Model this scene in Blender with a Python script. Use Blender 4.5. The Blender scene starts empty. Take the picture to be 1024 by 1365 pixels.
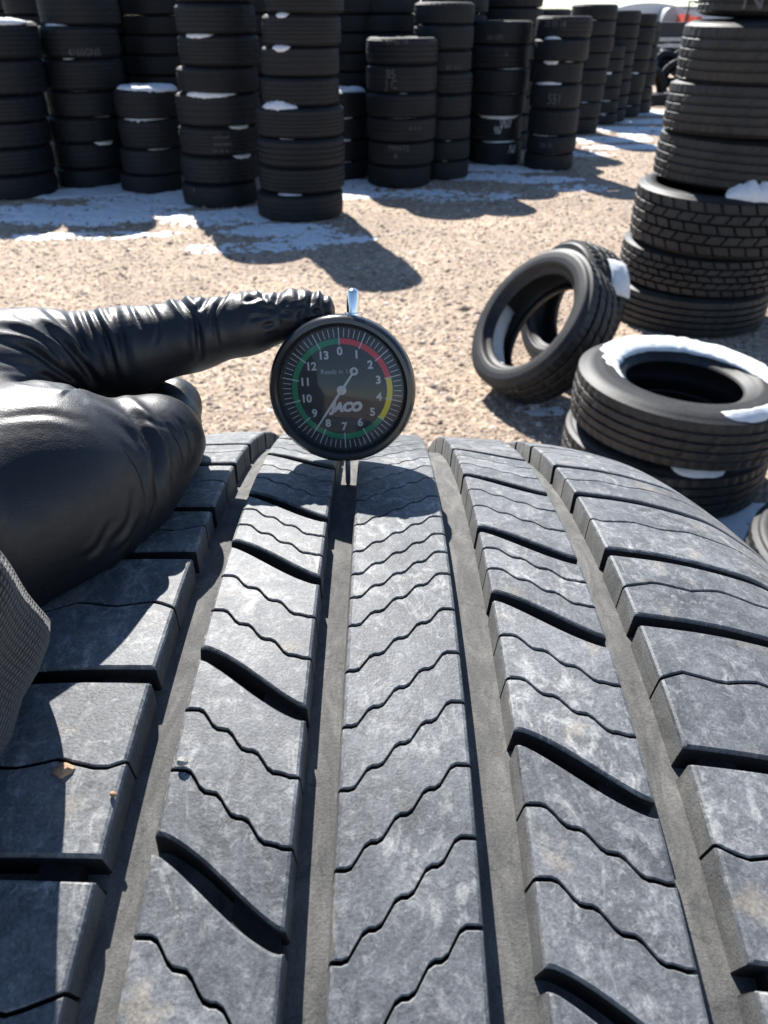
import bpy, math, random
import numpy as np
from mathutils import Vector, Matrix
random.seed(7); rng = np.random.default_rng(7)
sc = bpy.context.scene; col = sc.collection
# ------------------------------------------------------------------ camera, light
F_PX, H = 990.0, 1.4
PITCH = math.atan((682.5 - 25) / F_PX)
cp, sp_ = math.cos(PITCH), math.sin(PITCH)
cam = bpy.data.cameras.new('camera'); camo = bpy.data.objects.new('camera', cam); col.objects.link(camo)
camo.location = (0, 0, H); camo.rotation_euler = (math.pi / 2 - PITCH, 0, 0)
cam.sensor_fit = 'VERTICAL'; cam.sensor_height = 36; cam.sensor_width = 27
cam.lens = F_PX / 1365 * 36; cam.clip_start = 0.01; cam.clip_end = 3000
cam.dof.use_dof = True; cam.dof.focus_distance = 0.2; cam.dof.aperture_fstop = 34
sc.camera = camo
SUN_AZ, SUN_EL = math.radians(-16), math.radians(41)     # azimuth from +Y towards +X
sd = Vector((math.sin(SUN_AZ) * math.cos(SUN_EL), math.cos(SUN_AZ) * math.cos(SUN_EL), math.sin(SUN_EL)))
world = bpy.data.worlds.new('World'); sc.world = world; world.use_nodes = True
wn = world.node_tree; sky = wn.nodes.new('ShaderNodeTexSky'); sky.sky_type = 'NISHITA'; sky.sun_disc = False
sky.sun_elevation = SUN_EL; sky.sun_rotation = SUN_AZ; sky.air_density = 1.0; sky.dust_density = 0.3; sky.ozone_density = 2.5; sky.altitude = 1500
wn.nodes['Background'].inputs[1].default_value = 0.078
wn.links.new(sky.outputs[0], wn.nodes['Background'].inputs[0])
sl = bpy.data.lights.new('sun', 'SUN'); sl.energy = 5.0; sl.angle = math.radians(0.5); sl.color = (1.0, 0.965, 0.915)
so = bpy.data.objects.new('sun', sl); col.objects.link(so); so.rotation_euler = sd.to_track_quat('Z', 'Y').to_euler(); so.location = (-5, 20, 20)
sc.view_settings.view_transform = 'Standard'; sc.view_settings.look = 'None'; sc.view_settings.exposure = 1.05; sc.view_settings.gamma = 1.0
sc.render.resolution_x = 768; sc.render.resolution_y = 1024

# ------------------------------------------------------------------ helpers
def ray(x, y):
    u = (x - 512) / F_PX; v = (682.5 - y) / F_PX
    return Vector((u, cp + v * sp_, -sp_ + v * cp))
def at_depth(x, y, d): return ray(x, y) * d + Vector((0, 0, H))
def at_z(x, y, z=0):
    r = ray(x, y); return r * ((z - H) / r.z) + Vector((0, 0, H))
def z_on(y, Y):                 # height of pixel row y on the vertical plane at distance Y
    r = ray(512, y); return H + r.z * Y / r.y
def x_on(px, z, Y):             # world x of pixel column px at height z, distance Y
    d = Y * cp - (z - H) * sp_; return (px - 512) / F_PX * d
def project(P):                 # numpy Nx3 -> pixels
    X = P[:, 0]; Y = P[:, 1]; Z = P[:, 2] - H
    d = Y * cp - Z * sp_; v = Y * sp_ + Z * cp
    return 512 + F_PX * X / d, 682.5 - F_PX * v / d
def new_mesh(name, verts, faces, mat=None, smooth=True):
    me = bpy.data.meshes.new(name); me.from_pydata([tuple(map(float, v)) for v in verts], [], faces)
    if mat: me.materials.append(mat)
    if smooth: me.polygons.foreach_set('use_smooth', [True] * len(me.polygons))
    me.update(); return me
def obj(name, me, parent=None, loc=None, rot=None):
    o = bpy.data.objects.new(name, me); col.objects.link(o)
    if parent: o.parent = parent
    if loc is not None: o.location = loc
    if rot is not None: o.rotation_euler = rot
    return o
def tag(o, label=None, cat=None, group=None, kind=None):
    if label: o['label'] = label
    if cat: o['category'] = cat
    if group: o['group'] = group
    if kind: o['kind'] = kind
    return o
def sharp(me, ang=35):
    me.set_sharp_from_angle(angle=math.radians(ang)); return me
def grid_faces(nu, nv, wrap_u=False, wrap_v=False, flip=False):
    f = []
    for i in range(nu if wrap_u else nu - 1):
        for j in range(nv if wrap_v else nv - 1):
            a, b = i * nv + j, ((i + 1) % nu) * nv + j
            c, d = ((i + 1) % nu) * nv + (j + 1) % nv, i * nv + (j + 1) % nv
            f.append((a, d, c, b) if flip else (a, b, c, d))
    return f
def lathe(profile, n, radial=None):
    """profile [(r, z)], about Z; radial(i, j) -> extra radius"""
    v = []
    for i in range(n):
        a = 2 * math.pi * i / n; c, s = math.cos(a), math.sin(a)
        for j, (r, z) in enumerate(profile):
            if radial: r = r + radial(i, j)
            v.append((r * c, r * s, z))
    return v, grid_faces(n, len(profile), wrap_u=True)
def box_mesh(name, sx, sy, sz, mat, bev=0.0):
    import bmesh
    bm = bmesh.new(); bmesh.ops.create_cube(bm, size=1)
    for v in bm.verts: v.co = Vector((v.co.x * sx, v.co.y * sy, v.co.z * sz))
    if bev: bmesh.ops.bevel(bm, geom=bm.edges[:], offset=bev, segments=2, affect='EDGES')
    me = bpy.data.meshes.new(name); bm.to_mesh(me); bm.free(); me.materials.append(mat); return me
def join(parts):
    V, Fc = [], []
    for v, f in parts:
        o = len(V); V += list(v); Fc += [tuple(i + o for i in q) for q in f]
    return V, Fc
def catmull(pts, n):
    P = np.array(pts, float); out = []
    Q = np.vstack([2 * P[0] - P[1], P, 2 * P[-1] - P[-2]])
    for k in range(len(P) - 1):
        a, b, c, d = Q[k:k + 4]
        for t in np.linspace(0, 1, n, endpoint=False):
            out.append(.5 * ((2 * b) + (c - a) * t + (2 * a - 5 * b + 4 * c - d) * t * t + (3 * b - a - 3 * c + d) * t ** 3))
    out.append(P[-1]); return np.array(out)

# value noise for heights (numpy)
_perm = rng.random((256, 256))
def vnoise(x, y):
    xi = np.floor(x).astype(int); yi = np.floor(y).astype(int); fx = x - xi; fy = y - yi
    fx = fx * fx * (3 - 2 * fx); fy = fy * fy * (3 - 2 * fy)
    g = lambda a, b: _perm[a % 256, b % 256]
    return (g(xi, yi) * (1 - fx) + g(xi + 1, yi) * fx) * (1 - fy) + (g(xi, yi + 1) * (1 - fx) + g(xi + 1, yi + 1) * fx) * fy
def fbm(x, y, o=4):
    s = 0; a = .5
    for k in range(o): s = s + a * vnoise(x * 2 ** k + 17 * k, y * 2 ** k + 31 * k); a *= .5
    return s

# ------------------------------------------------------------------ materials
def base_mat(name):
    m = bpy.data.materials.new(name); m.use_nodes = True
    return m, m.node_tree, m.node_tree.nodes['Principled BSDF']
def noise(nt, scale, detail=4, rough=.6, vec=None, dist=0.0):
    n = nt.nodes.new('ShaderNodeTexNoise'); n.inputs['Scale'].default_value = scale
    n.inputs['Detail'].default_value = detail; n.inputs['Roughness'].default_value = rough; n.inputs['Distortion'].default_value = dist
    if vec: nt.links.new(vec, n.inputs['Vector'])
    return n
def ramp(nt, src, stops):
    r = nt.nodes.new('ShaderNodeValToRGB'); e = r.color_ramp.elements
    while len(e) < len(stops): e.new(.5)
    for k, (p, c) in enumerate(stops): e[k].position = p; e[k].color = (*c, 1) if len(c) == 3 else c
    nt.links.new(src, r.inputs[0]); return r
def mixc(nt, fac, a, b, mode='MIX'):
    m = nt.nodes.new('ShaderNodeMix'); m.data_type = 'RGBA'; m.blend_type = mode
    for s, k in ((fac, 0), (a, 6), (b, 7)):
        if isinstance(s, (int, float)): m.inputs[k].default_value = s
        elif isinstance(s, tuple): m.inputs[k].default_value = (*s, 1)
        else: nt.links.new(s, m.inputs[k])
    return m.outputs[2]
def bump(nt, h, strength, dist, b, normal=None):
    n = nt.nodes.new('ShaderNodeBump'); n.inputs['Strength'].default_value = strength; n.inputs['Distance'].default_value = dist
    nt.links.new(h, n.inputs['Height'])
    if normal: nt.links.new(normal, n.inputs['Normal'])
    if b: nt.links.new(n.outputs[0], b.inputs['Normal'])
    return n.outputs[0]
def pos(nt): return nt.nodes.new('ShaderNodeNewGeometry').outputs['Position']
def mapping(nt, vec, scale=(1, 1, 1), rot=(0, 0, 0)):
    m = nt.nodes.new('ShaderNodeMapping'); m.inputs['Scale'].default_value = scale; m.inputs['Rotation'].default_value = rot
    nt.links.new(vec, m.inputs['Vector']); return m.outputs[0]
def simple(name, c, rough=.5, metal=0.0, nscale=0, var=.25, spec=.5, coat=0, bumpd=0):
    m, nt, b = base_mat(name)
    b.inputs['Roughness'].default_value = rough; b.inputs['Metallic'].default_value = metal; b.inputs['Specular IOR Level'].default_value = spec
    b.inputs['Coat Weight'].default_value = coat; b.inputs['Coat Roughness'].default_value = .08
    if nscale:
        n = noise(nt, nscale, 5, .6, pos(nt))
        r = ramp(nt, n.outputs[0], [(.3, tuple(k * (1 - var) for k in c)), (.7, tuple(min(1, k * (1 + var)) for k in c))])
        nt.links.new(r.outputs[0], b.inputs['Base Color'])
        if bumpd: bump(nt, n.outputs[0], .5, bumpd, b)
    else: b.inputs['Base Color'].default_value = (*c, 1)
    return m
def rubber(name, dark, light, scale, fine, rough=.62, bd=.0006):
    m, nt, b = base_mat(name); p = pos(nt)
    n1 = noise(nt, scale, 6, .62, p, .4); n2 = noise(nt, fine, 5, .65, p)
    r1 = ramp(nt, n1.outputs[0], [(.38, dark), (.68, light)])
    r2 = ramp(nt, n2.outputs[0], [(.45, (0, 0, 0)), (.8, (1, 1, 1))])
    c = mixc(nt, r2.outputs[0], r1.outputs[0], tuple(k * 1.5 for k in light))
    nt.links.new(c, b.inputs['Base Color']); b.inputs['Roughness'].default_value = rough; b.inputs['Specular IOR Level'].default_value = .4
    bump(nt, n2.outputs[0], .5, bd, b); return m
M = {}
M['yard_rubber'] = rubber('yard_rubber', (.0045, .0058, .008), (.0095, .0112, .0145), 5, 60, .68, .002)
M['near_rubber'] = rubber('near_rubber', (.011, .0115, .0125), (.030, .030, .0305), 7, 90, .55, .001)
M['inner_rubber'] = rubber('inner_rubber', (.01, .01, .011), (.02, .02, .021), 8, 80, .55)
def tread_mat():
    m, nt, b = base_mat('tread_rubber'); p = pos(nt)
    big = noise(nt, 30, 6, .62, p, .6); mid = noise(nt, 170, 8, .74, p, 1.0); fine = noise(nt, 1500, 3, .6, p)
    scuff = noise(nt, 1, 9, .72, mapping(nt, p, (150, 95, 120), (0, .3, .5)), 1.8)
    c = ramp(nt, big.outputs[0], [(.30, (.074, .079, .086)), (.70, (.168, .175, .184))]).outputs[0]
    f = ramp(nt, mid.outputs[0], [(.45, (0, 0, 0)), (.62, (.7, .7, .7))]).outputs[0]
    c = mixc(nt, f, c, (.215, .226, .240))
    f = ramp(nt, scuff.outputs[0], [(.50, (0, 0, 0)), (.66, (.85, .85, .85))]).outputs[0]
    zone = ramp(nt, noise(nt, 75, 4, .6, p).outputs[0], [(.42, (0, 0, 0)), (.60, (1, 1, 1))]).outputs[0]
    f = mixc(nt, 1.0, f, zone, 'MULTIPLY')
    c = mixc(nt, f, c, (.46, .46, .45))
    f = ramp(nt, noise(nt, 64, 5, .6, p, .4).outputs[0], [(.60, (0, 0, 0)), (.72, (.6, .6, .6))]).outputs[0]
    c = mixc(nt, f, c, (.36, .31, .24))
    f = ramp(nt, fine.outputs[0], [(.28, (.45, .45, .45)), (.7, (1.25, 1.25, 1.25))]).outputs[0]
    c = mixc(nt, .7, c, f, 'MULTIPLY')
    fl = noise(nt, 420, 5, .7, p, .5); f2 = ramp(nt, fl.outputs[0], [(.56, (0, 0, 0)), (.66, (.7, .7, .7))]).outputs[0]
    c = mixc(nt, f2, c, (.30, .305, .305))
    f2 = ramp(nt, fl.outputs[0], [(.30, (.6, .6, .6)), (.42, (0, 0, 0))]).outputs[0]
    c = mixc(nt, f2, c, (.05, .053, .057))
    oi = nt.nodes.new('ShaderNodeObjectInfo'); f = ramp(nt, oi.outputs['Random'], [(0, (.78, .79, .80)), (1, (1.22, 1.21, 1.19))]).outputs[0]
    c = mixc(nt, 1.0, c, f, 'MULTIPLY')
    nt.links.new(c, b.inputs['Base Color'])
    r = ramp(nt, mid.outputs[0], [(.3, (.44,) * 3), (.7, (.68,) * 3)])
    nt.links.new(r.outputs[0], b.inputs['Roughness']); b.inputs['Specular IOR Level'].default_value = .4
    n1 = bump(nt, mid.outputs[0], .3, .0005, None)
    bump(nt, fine.outputs[0], .5, .0002, b, n1); return m
M['tread'] = tread_mat()
M['tread_wall_shade'] = rubber('tread_wall_shade', (.006, .006, .0065), (.016, .016, .017), 90, 700, .8, .0002)  # unworn rubber, darkened further so the shade inside the slots is in its colour
def floor_mat():
    m, nt, b = base_mat('groove_dust'); p = pos(nt)
    big = noise(nt, 1, 7, .7, mapping(nt, p, (170, 60, 60)), .8); fine = noise(nt, 1700, 4, .75, p)
    c = ramp(nt, big.outputs[0], [(.3, (.080, .081, .081)), (.5, (.130, .129, .124)), (.7, (.21, .205, .193))]).outputs[0]
    f = ramp(nt, fine.outputs[0], [(.3, (.6, .6, .6)), (.7, (1.25, 1.25, 1.25))]).outputs[0]
    c = mixc(nt, .8, c, f, 'MULTIPLY')
    vo = nt.nodes.new('ShaderNodeTexVoronoi'); vo.feature = 'DISTANCE_TO_EDGE'; vo.inputs['Scale'].default_value = 1
    wp = noise(nt, 120, 3, .6, p); mv = nt.nodes.new('ShaderNodeMix'); mv.data_type = 'VECTOR'; mv.inputs[0].default_value = .012; nt.links.new(p, mv.inputs[4]); nt.links.new(wp.outputs['Color'], mv.inputs[5])
    nt.links.new(mapping(nt, mv.outputs[1], (16, 40, 40)), vo.inputs['Vector'])
    ck = ramp(nt, vo.outputs['Distance'], [(.0, (.35, .35, .35)), (.012, (1, 1, 1))]).outputs[0]
    c = mixc(nt, .45, c, ck, 'MULTIPLY')
    nt.links.new(c, b.inputs['Base Color']); b.inputs['Roughness'].default_value = .9
    bump(nt, fine.outputs[0], .6, .0003, b); return m
M['floor'] = floor_mat()
def gravel_mat():
    m, nt, b = base_mat('gravel_earth'); p = pos(nt)
    v = nt.nodes.new('ShaderNodeTexVoronoi'); v.inputs['Scale'].default_value = 55; nt.links.new(p, v.inputs['Vector'])
    big = noise(nt, .9, 5, .6, p, .5); mid = noise(nt, 14, 5, .7, p); fine = noise(nt, 130, 4, .7, p)
    c = ramp(nt, mid.outputs[0], [(.3, (.30, .230, .168)), (.7, (.55, .435, .33))]).outputs[0]
    bw = nt.nodes.new('ShaderNodeRGBToBW'); nt.links.new(v.outputs['Color'], bw.inputs[0])
    f = ramp(nt, bw.outputs[0], [(.2, (.62, .6, .6)), (.8, (1.35, 1.33, 1.3))]).outputs[0]
    c = mixc(nt, .8, c, f, 'MULTIPLY')
    f = ramp(nt, big.outputs[0], [(.35, (.78, .76, .75)), (.65, (1.12, 1.1, 1.06))]).outputs[0]
    c = mixc(nt, 1.0, c, f, 'MULTIPLY')
    nt.links.new(c, b.inputs['Base Color']); b.inputs['Roughness'].default_value = .9
    n1 = bump(nt, v.outputs['Distance'], .6, .006, None); bump(nt, fine.outputs[0], .6, .004, b, n1); return m
M['gravel'] = gravel_mat()
def pebble_mat():
    m, nt, b = base_mat('pebble_stone')
    a = nt.nodes.new('ShaderNodeAttribute'); a.attribute_name = 'tone'
    r = ramp(nt, a.outputs['Fac'], [(0, (.12, .095, .08)), (.3, (.30, .225, .168)), (.65, (.48, .375, .29)), (.9, (.60, .50, .41)), (1, (.74, .69, .62))])
    nt.links.new(r.outputs[0], b.inputs['Base Color']); b.inputs['Roughness'].default_value = .85; return m
M['pebble'] = pebble_mat()
def snow_mat():
    m, nt, b = base_mat('snow'); p = pos(nt)
    n = noise(nt, 40, 5, .7, p); f = noise(nt, 260, 3, .7, p)
    r = ramp(nt, n.outputs[0], [(.3, (.72, .75, .78)), (.65, (.86, .87, .88))])
    nt.links.new(r.outputs[0], b.inputs['Base Color']); b.inputs['Roughness'].default_value = .7
    b.inputs['Subsurface Weight'].default_value = .15; b.inputs['Subsurface Radius'].default_value = (.01, .015, .02)
    n1 = bump(nt, n.outputs[0], .5, .01, None); bump(nt, f.outputs[0], .4, .003, b, n1); return m
M['snow'] = snow_mat()
M['chalk'] = simple('chalk', (.11, .11, .115), .9, nscale=80, var=.6)
M['chrome'] = simple('chrome', (.85, .85, .86), .12, 1.0)
M['case'] = simple('case_black', (.012, .012, .013), .28, nscale=300, var=.2, coat=.3)
M['bezel'] = simple('bezel_black', (.02, .02, .022), .22, coat=.4)
M['dial'] = simple('dial_black', (.010, .011, .014), .6)
M['print'] = simple('print_white', (.62, .63, .64), .6)
M['print_grey'] = simple('print_grey', (.42, .43, .45), .6)
M['green'] = simple('band_green', (.004, .25, .105), .6)
M['red'] = simple('band_red', (.70, .035, .055), .6)
M['yellow'] = simple('band_yellow', (.85, .68, .02), .6)
def glass_mat():
    m, nt, b = base_mat('dial_glass'); out = nt.nodes['Material Output']
    t = nt.nodes.new('ShaderNodeBsdfTransparent'); g = nt.nodes.new('ShaderNodeBsdfGlossy'); g.inputs['Roughness'].default_value = .05
    d = nt.nodes.new('ShaderNodeBsdfDiffuse'); d.inputs[0].default_value = (.55, .6, .68, 1)
    fr = nt.nodes.new('ShaderNodeFresnel'); fr.inputs[0].default_value = 1.3
    dust = noise(nt, 160, 4, .6, pos(nt)); dr = ramp(nt, dust.outputs[0], [(.35, (.010,) * 3), (.75, (.035,) * 3)])
    m0 = nt.nodes.new('ShaderNodeMixShader'); nt.links.new(dr.outputs[0], m0.inputs[0]); nt.links.new(t.outputs[0], m0.inputs[1]); nt.links.new(d.outputs[0], m0.inputs[2])
    m1 = nt.nodes.new('ShaderNodeMixShader'); nt.links.new(fr.outputs[0], m1.inputs[0]); nt.links.new(m0.outputs[0], m1.inputs[1]); nt.links.new(g.outputs[0], m1.inputs[2])
    nt.links.new(m1.outputs[0], out.inputs[0]); return m
M['glass'] = glass_mat()
def glove_mat():
    m, nt, b = base_mat('black_nitrile'); p = pos(nt)
    n = noise(nt, 300, 3, .6, p); f = noise(nt, 2600, 2, .5, p); w = noise(nt, 1, 4, .6, mapping(nt, p, (60, 260, 320), (.2, .5, .3)), .6)
    b.inputs['Base Color'].default_value = (.012, .013, .016, 1)
    r = ramp(nt, n.outputs[0], [(.3, (.38,) * 3), (.7, (.50,) * 3)]); nt.links.new(r.outputs[0], b.inputs['Roughness'])
    b.inputs['Specular IOR Level'].default_value = .6
    n1 = bump(nt, w.outputs[0], .12, .001, None); bump(nt, f.outputs[0], .5, .00012, b, n1); return m
M['glove'] = glove_mat()
def knit_mat():
    m, nt, b = base_mat('dark_knit'); uv = nt.nodes.new('ShaderNodeUVMap').outputs[0]
    def wave(rot):
        w = nt.nodes.new('ShaderNodeTexWave'); w.inputs['Scale'].default_value = 1; w.inputs['Distortion'].default_value = .6
        nt.links.new(mapping(nt, uv, (22, 22, 22), (0, 0, rot)), w.inputs['Vector']); return w.outputs['Fac']
    a, c2 = wave(.0), wave(math.pi / 2)
    mx = nt.nodes.new('ShaderNodeMath'); mx.operation = 'MULTIPLY'; nt.links.new(a, mx.inputs[0]); nt.links.new(c2, mx.inputs[1])
    r = ramp(nt, mx.outputs[0], [(0, (.008, .008, .009)), (.8, (.036, .036, .038))])
    fz = noise(nt, 500, 4, .7, pos(nt)); c = mixc(nt, .5, r.outputs[0], ramp(nt, fz.outputs[0], [(.3, (.4,) * 3), (.7, (1.5,) * 3)]).outputs[0], 'MULTIPLY')
    nt.links.new(c, b.inputs['Base Color']); b.inputs['Roughness'].default_value = .95; b.inputs['Sheen Weight'].default_value = .25
    n1 = bump(nt, mx.outputs[0], .7, .0007, None); bump(nt, fz.outputs[0], .5, .0006, b, n1); return m
M['knit'] = knit_mat()
M['far_white'] = simple('far_white', (.62, .66, .70), .6, nscale=.5, var=.08)
M['far_grey'] = simple('far_grey', (.30, .33, .36), .6, nscale=.5, var=.15)
M['far_dark'] = simple('far_dark', (.035, .038, .045), .7, nscale=1.5, var=.3)
M['far_red'] = simple('far_red', (.62, .10, .06), .5, nscale=2, var=.15)
M['steel'] = simple('steel', (.40, .41, .43), .45, .6, nscale=6, var=.25)

# ------------------------------------------------------------------ ground, gravel, snow
def ground_h(x, y): return .016 * (fbm(x * 1.3 + 40, y * 1.3 + 40, 4) - .5)
def make_ground():
    xs = np.concatenate([[-600, -200, -60, -20], np.arange(-8, 12.01, .12), [20, 60, 200, 600]])
    ys = np.concatenate([[-300, -40, -6], np.arange(-1, 20.01, .12), [30, 60, 150, 400, 1500]])
    X, Y = np.meshgrid(xs, ys, indexing='ij')
    inside = (X > -8.1) & (X < 12.1) & (Y > -1.1) & (Y < 20.1)
    Z = np.where(inside, ground_h(X, Y), 0)
    tag(obj('ground', new_mesh('ground', np.stack([X, Y, Z], -1).reshape(-1, 3), grid_faces(len(xs), len(ys)), M['gravel'])), kind='structure')
make_ground()
def make_gravel(n=75000):
    # scattered stones, denser where the yard is seen from close by
    r = np.exp(rng.uniform(np.log(1.7), np.log(15), n)); ang = rng.uniform(-.62, .62, n)
    x = r * np.sin(ang); y = r * np.cos(ang)
    s = rng.lognormal(np.log(.0058), .45, n) * np.clip(.75 + r * .10, .8, 1.7)
    V = np.array([[1, 0, 0], [0, 1, 0], [-1, 0, 0], [0, -1, 0], [0, 0, .75], [.5, .5, -.5], [-.5, .5, -.5], [-.5, -.5, -.5], [.5, -.5, -.5]])
    Fc = np.array([[0, 1, 4], [1, 2, 4], [2, 3, 4], [3, 0, 4], [0, 5, 1], [1, 6, 2], [2, 7, 3], [3, 8, 0]])
    nv = len(V)
    P = V[None] * s[:, None, None] * rng.uniform(.6, 1.25, (n, nv, 3))
    P[:, :, 0] *= rng.uniform(.8, 1.5, (n, 1))
    a = rng.uniform(0, 6.283, n); ca, sa = np.cos(a)[:, None], np.sin(a)[:, None]
    px = P[:, :, 0] * ca - P[:, :, 1] * sa + x[:, None]; py = P[:, :, 0] * sa + P[:, :, 1] * ca + y[:, None]
    pz = P[:, :, 2] + (ground_h(x, y) + s * .12)[:, None]
    verts = np.stack([px, py, pz], -1).reshape(-1, 3)
    faces = (Fc[None] + (np.arange(n) * nv)[:, None, None]).reshape(-1, 3)
    me = bpy.data.meshes.new('gravel'); me.vertices.add(len(verts)); me.vertices.foreach_set('co', verts.astype(np.float32).ravel())
    me.loops.add(faces.size); me.loops.foreach_set('vertex_index', faces.astype(np.int32).ravel())
    me.polygons.add(len(faces)); me.polygons.foreach_set('loop_start', np.arange(0, faces.size, 3, dtype=np.int32))
    me.update(calc_edges=True)
    at = me.attributes.new('tone', 'FLOAT', 'POINT'); at.data.foreach_set('value', np.repeat(np.clip(rng.normal(.5, .24, n), 0, 1), nv).astype(np.float32))
    me.materials.append(M['pebble'])
    tag(obj('gravel', me), 'loose tan gravel scattered over the yard', 'gravel', kind='stuff')
make_gravel()
def make_snow(name, label, x0, x1, y0, y1, step, blobs, amp=.026, thr=.49):
    xs = np.arange(x0, x1, step); ys = np.arange(y0, y1, step); X, Y = np.meshgrid(xs, ys, indexing='ij')
    m = np.zeros_like(X)
    for cx, cy, rx, ry, rot, w in blobs:
        dx, dy = X - cx, Y - cy; c, s = math.cos(rot), math.sin(rot)
        q = ((dx * c + dy * s) / rx) ** 2 + ((-dx * s + dy * c) / ry) ** 2
        m = np.maximum(m, w * np.clip(1.35 - q, 0, 1))
    n = fbm(X * 2.2 + 3, Y * 2.2 + 9, 3) * .75 + fbm(X * 8 + 5, Y * 8 + 2, 3) * .5 + (fbm(X * 23, Y * 23, 3) - .44) * 1.5
    hgt = (m * (n + .28) - thr)
    Z = ground_h(X, Y) + np.clip(hgt, -.5, .6) * amp
    nu, nv = len(xs), len(ys)
    keep = hgt > -.12
    V = np.stack([X, Y, Z], -1).reshape(-1, 3); K = keep.ravel()
    Fc = [f for f in grid_faces(nu, nv) if K[f[0]] or K[f[1]] or K[f[2]] or K[f[3]]]
    used = sorted({i for f in Fc for i in f}); mp = {u: k for k, u in enumerate(used)}
    if not Fc: return
    me = new_mesh(name, V[used], [tuple(mp[i] for i in f) for f in Fc], M['snow'])
    tag(obj(name, me), label, 'snow', kind='stuff')
def gp(x, y): p = at_z(x, y); return p.x, p.y
B = []
for px, py, rx, ry, w in [(30, 284, .8, .4, 1.05), (120, 285, .8, .5, 1.1), (120, 258, .7, .3, 1.2), (200, 270, .7, .4, 1.15), (245, 262, .35, .3, 1.35), (160, 250, .3, .3, 1.35), (290, 290, .55, .35, 1.05), (335, 285, .3, .3, 1.35), (375, 306, .55, .25, 1.0), (430, 318, .5, .25, .72), (470, 258, .5, .3, 1.1), (500, 245, .6, .3, 1.1), (560, 258, .7, .28, .85), (620, 262, .7, .3, .7),
                          (640, 236, .6, .25, .9), (720, 240, .55, .25, .85), (770, 250, .5, .3, .6), (120, 314, .8, .16, .85), (330, 330, .7, .22, .66), (640, 224, .5, .25, 1.2), (700, 226, .5, .25, 1.2)]:
    x, y = gp(px, py); B.append((x, y, rx, ry, .1, w))
make_snow('snow_drift', 'crusty snow lying in the shade along the front stacks of tyres', -5.2, 3.6, 5.0, 10.4, .020, B)
B = []
for px, py, rx, ry, w in [(800, 186, .9, .35, 1.05), (850, 196, .9, .25, .9), (780, 205, .5, .3, .7), (830, 172, .9, .4, 1.0), (870, 162, 1.0, .4, .95), (880, 178, .9, .3, .7), (860, 150, 1.2, .5, .8)]:
    x, y = gp(px, py); B.append((x, y, rx, ry, .1, w))
make_snow('snow_drift', 'thin snow strips between the receding row of stacks and open gravel', 1.8, 7.5, 9.4, 17.5, .034, B)
B = []
for px, py, rx, ry, w in [(985, 700, .16, .12, 1.0), (1010, 690, .2, .1, 1.0), (960, 690, .12, .08, .9), (1000, 730, .15, .1, .75), (720, 545, .18, .08, .7)]:
    x, y = gp(px, py); B.append((x, y, rx, ry, 0, w))
make_snow('snow_drift', 'patchy snow on shaded gravel at the foot of the lying tyre pair', .4, 1.8, 1.6, 3.3, .012, B, .02)

# ------------------------------------------------------------------ tyres of the yard
def tyre_profile(R, w, rim, ribs=5, gd=.009, tw=.80, gw=.011, shoulder=.10):
    """closed section (r, z) of a tyre lying flat, z 0..w; outside first then the inner liner"""
    h = w / 2; P = []
    bead = w * .30; t2 = w * tw / 2
    side = catmull([(rim, -bead), (rim + .012, -bead - w * .07), (rim + (R - rim) * .28, -h * .93), (rim + (R - rim) * .52, -h), (rim + (R - rim) * .78, -h * .95), (R - .016, -t2 - w * .03), (R - .004, -t2 + w * .015)], 4)
    # little ridges on the sidewall
    up = [tuple(p) for p in side]
    step = 2 * (t2 - w * .02) / ribs; z0 = -t2 + w * .02; tr = []
    crown = lambda z: R - .006 * (z / t2) ** 2
    for k in range(ribs):
        a, b = z0 + k * step, z0 + (k + 1) * step
        if k: tr.append((crown(a + gw / 2), a + gw / 2))
        tr.append((crown((a + b) / 2) , (a + b) / 2))
        if k < ribs - 1:
            tr.append((crown(b - gw / 2), b - gw / 2)); tr.append((R - gd - .004, b - gw / 2 + .001)); tr.append((R - gd - .004, b + gw / 2 - .001))
    outer = up + tr + [(r, -z) for r, z in reversed(up)]
    inner = catmull([(rim, bead), (rim + .012, bead * .95), (rim + (R - rim) * .5, h * .84), (R - .035, h * .62), (R - .026, 0), (R - .035, -h * .62), (rim + (R - rim) * .5, -h * .84), (rim + .012, -bead * .95), (rim, -bead)], 3)
    return outer, [tuple(p) for p in inner][1:-1]
def tyre_mesh(name, R=.36, w=.22, rim=.22, ribs=5, gd=.009, mat='yard_rubber', n=96, slots=0, gw=.011, tw=.8):
    outer, inner = tyre_profile(R, w, rim, ribs, gd, tw, gw)
    prof = outer + inner; t2 = w * tw / 2; L = len(outer)
    def rad(i, j):
        if not slots or j >= L: return 0
        r, z = prof[j]
        if abs(z) > t2 * .55 and abs(z) < t2 * 1.12 and r > R - .02 and i % slots == 0: return -.006
        return 0
    v, f = lathe(prof, n, rad)
    f = grid_faces(n, len(prof), wrap_u=True, wrap_v=True)
    v = [(x, y, z + w / 2) for x, y, z in v]
    me = new_mesh(name, v, f, M[mat]); me.materials.append(M['inner_rubber'])
    mi = [1 if (p % len(prof)) >= L - 1 else 0 for p in range(len(f))]
    me.polygons.foreach_set('material_index', mi); sharp(me, 42); return me
VAR = [tyre_mesh('tyre_smooth', .36, .22, .23, 5, .004, slots=4, gw=.009), tyre_mesh('tyre_fine_rib', .36, .22, .215, 6, .005, slots=3, gw=.008),
       tyre_mesh('tyre_plain', .36, .22, .24, 4, .009, slots=6, gw=.013), tyre_mesh('tyre_worn', .36, .22, .225, 4, .001, slots=5, gw=.007, tw=.84), tyre_mesh('tyre_lug', .36, .22, .21, 5, .011, slots=2, gw=.014)]
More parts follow.
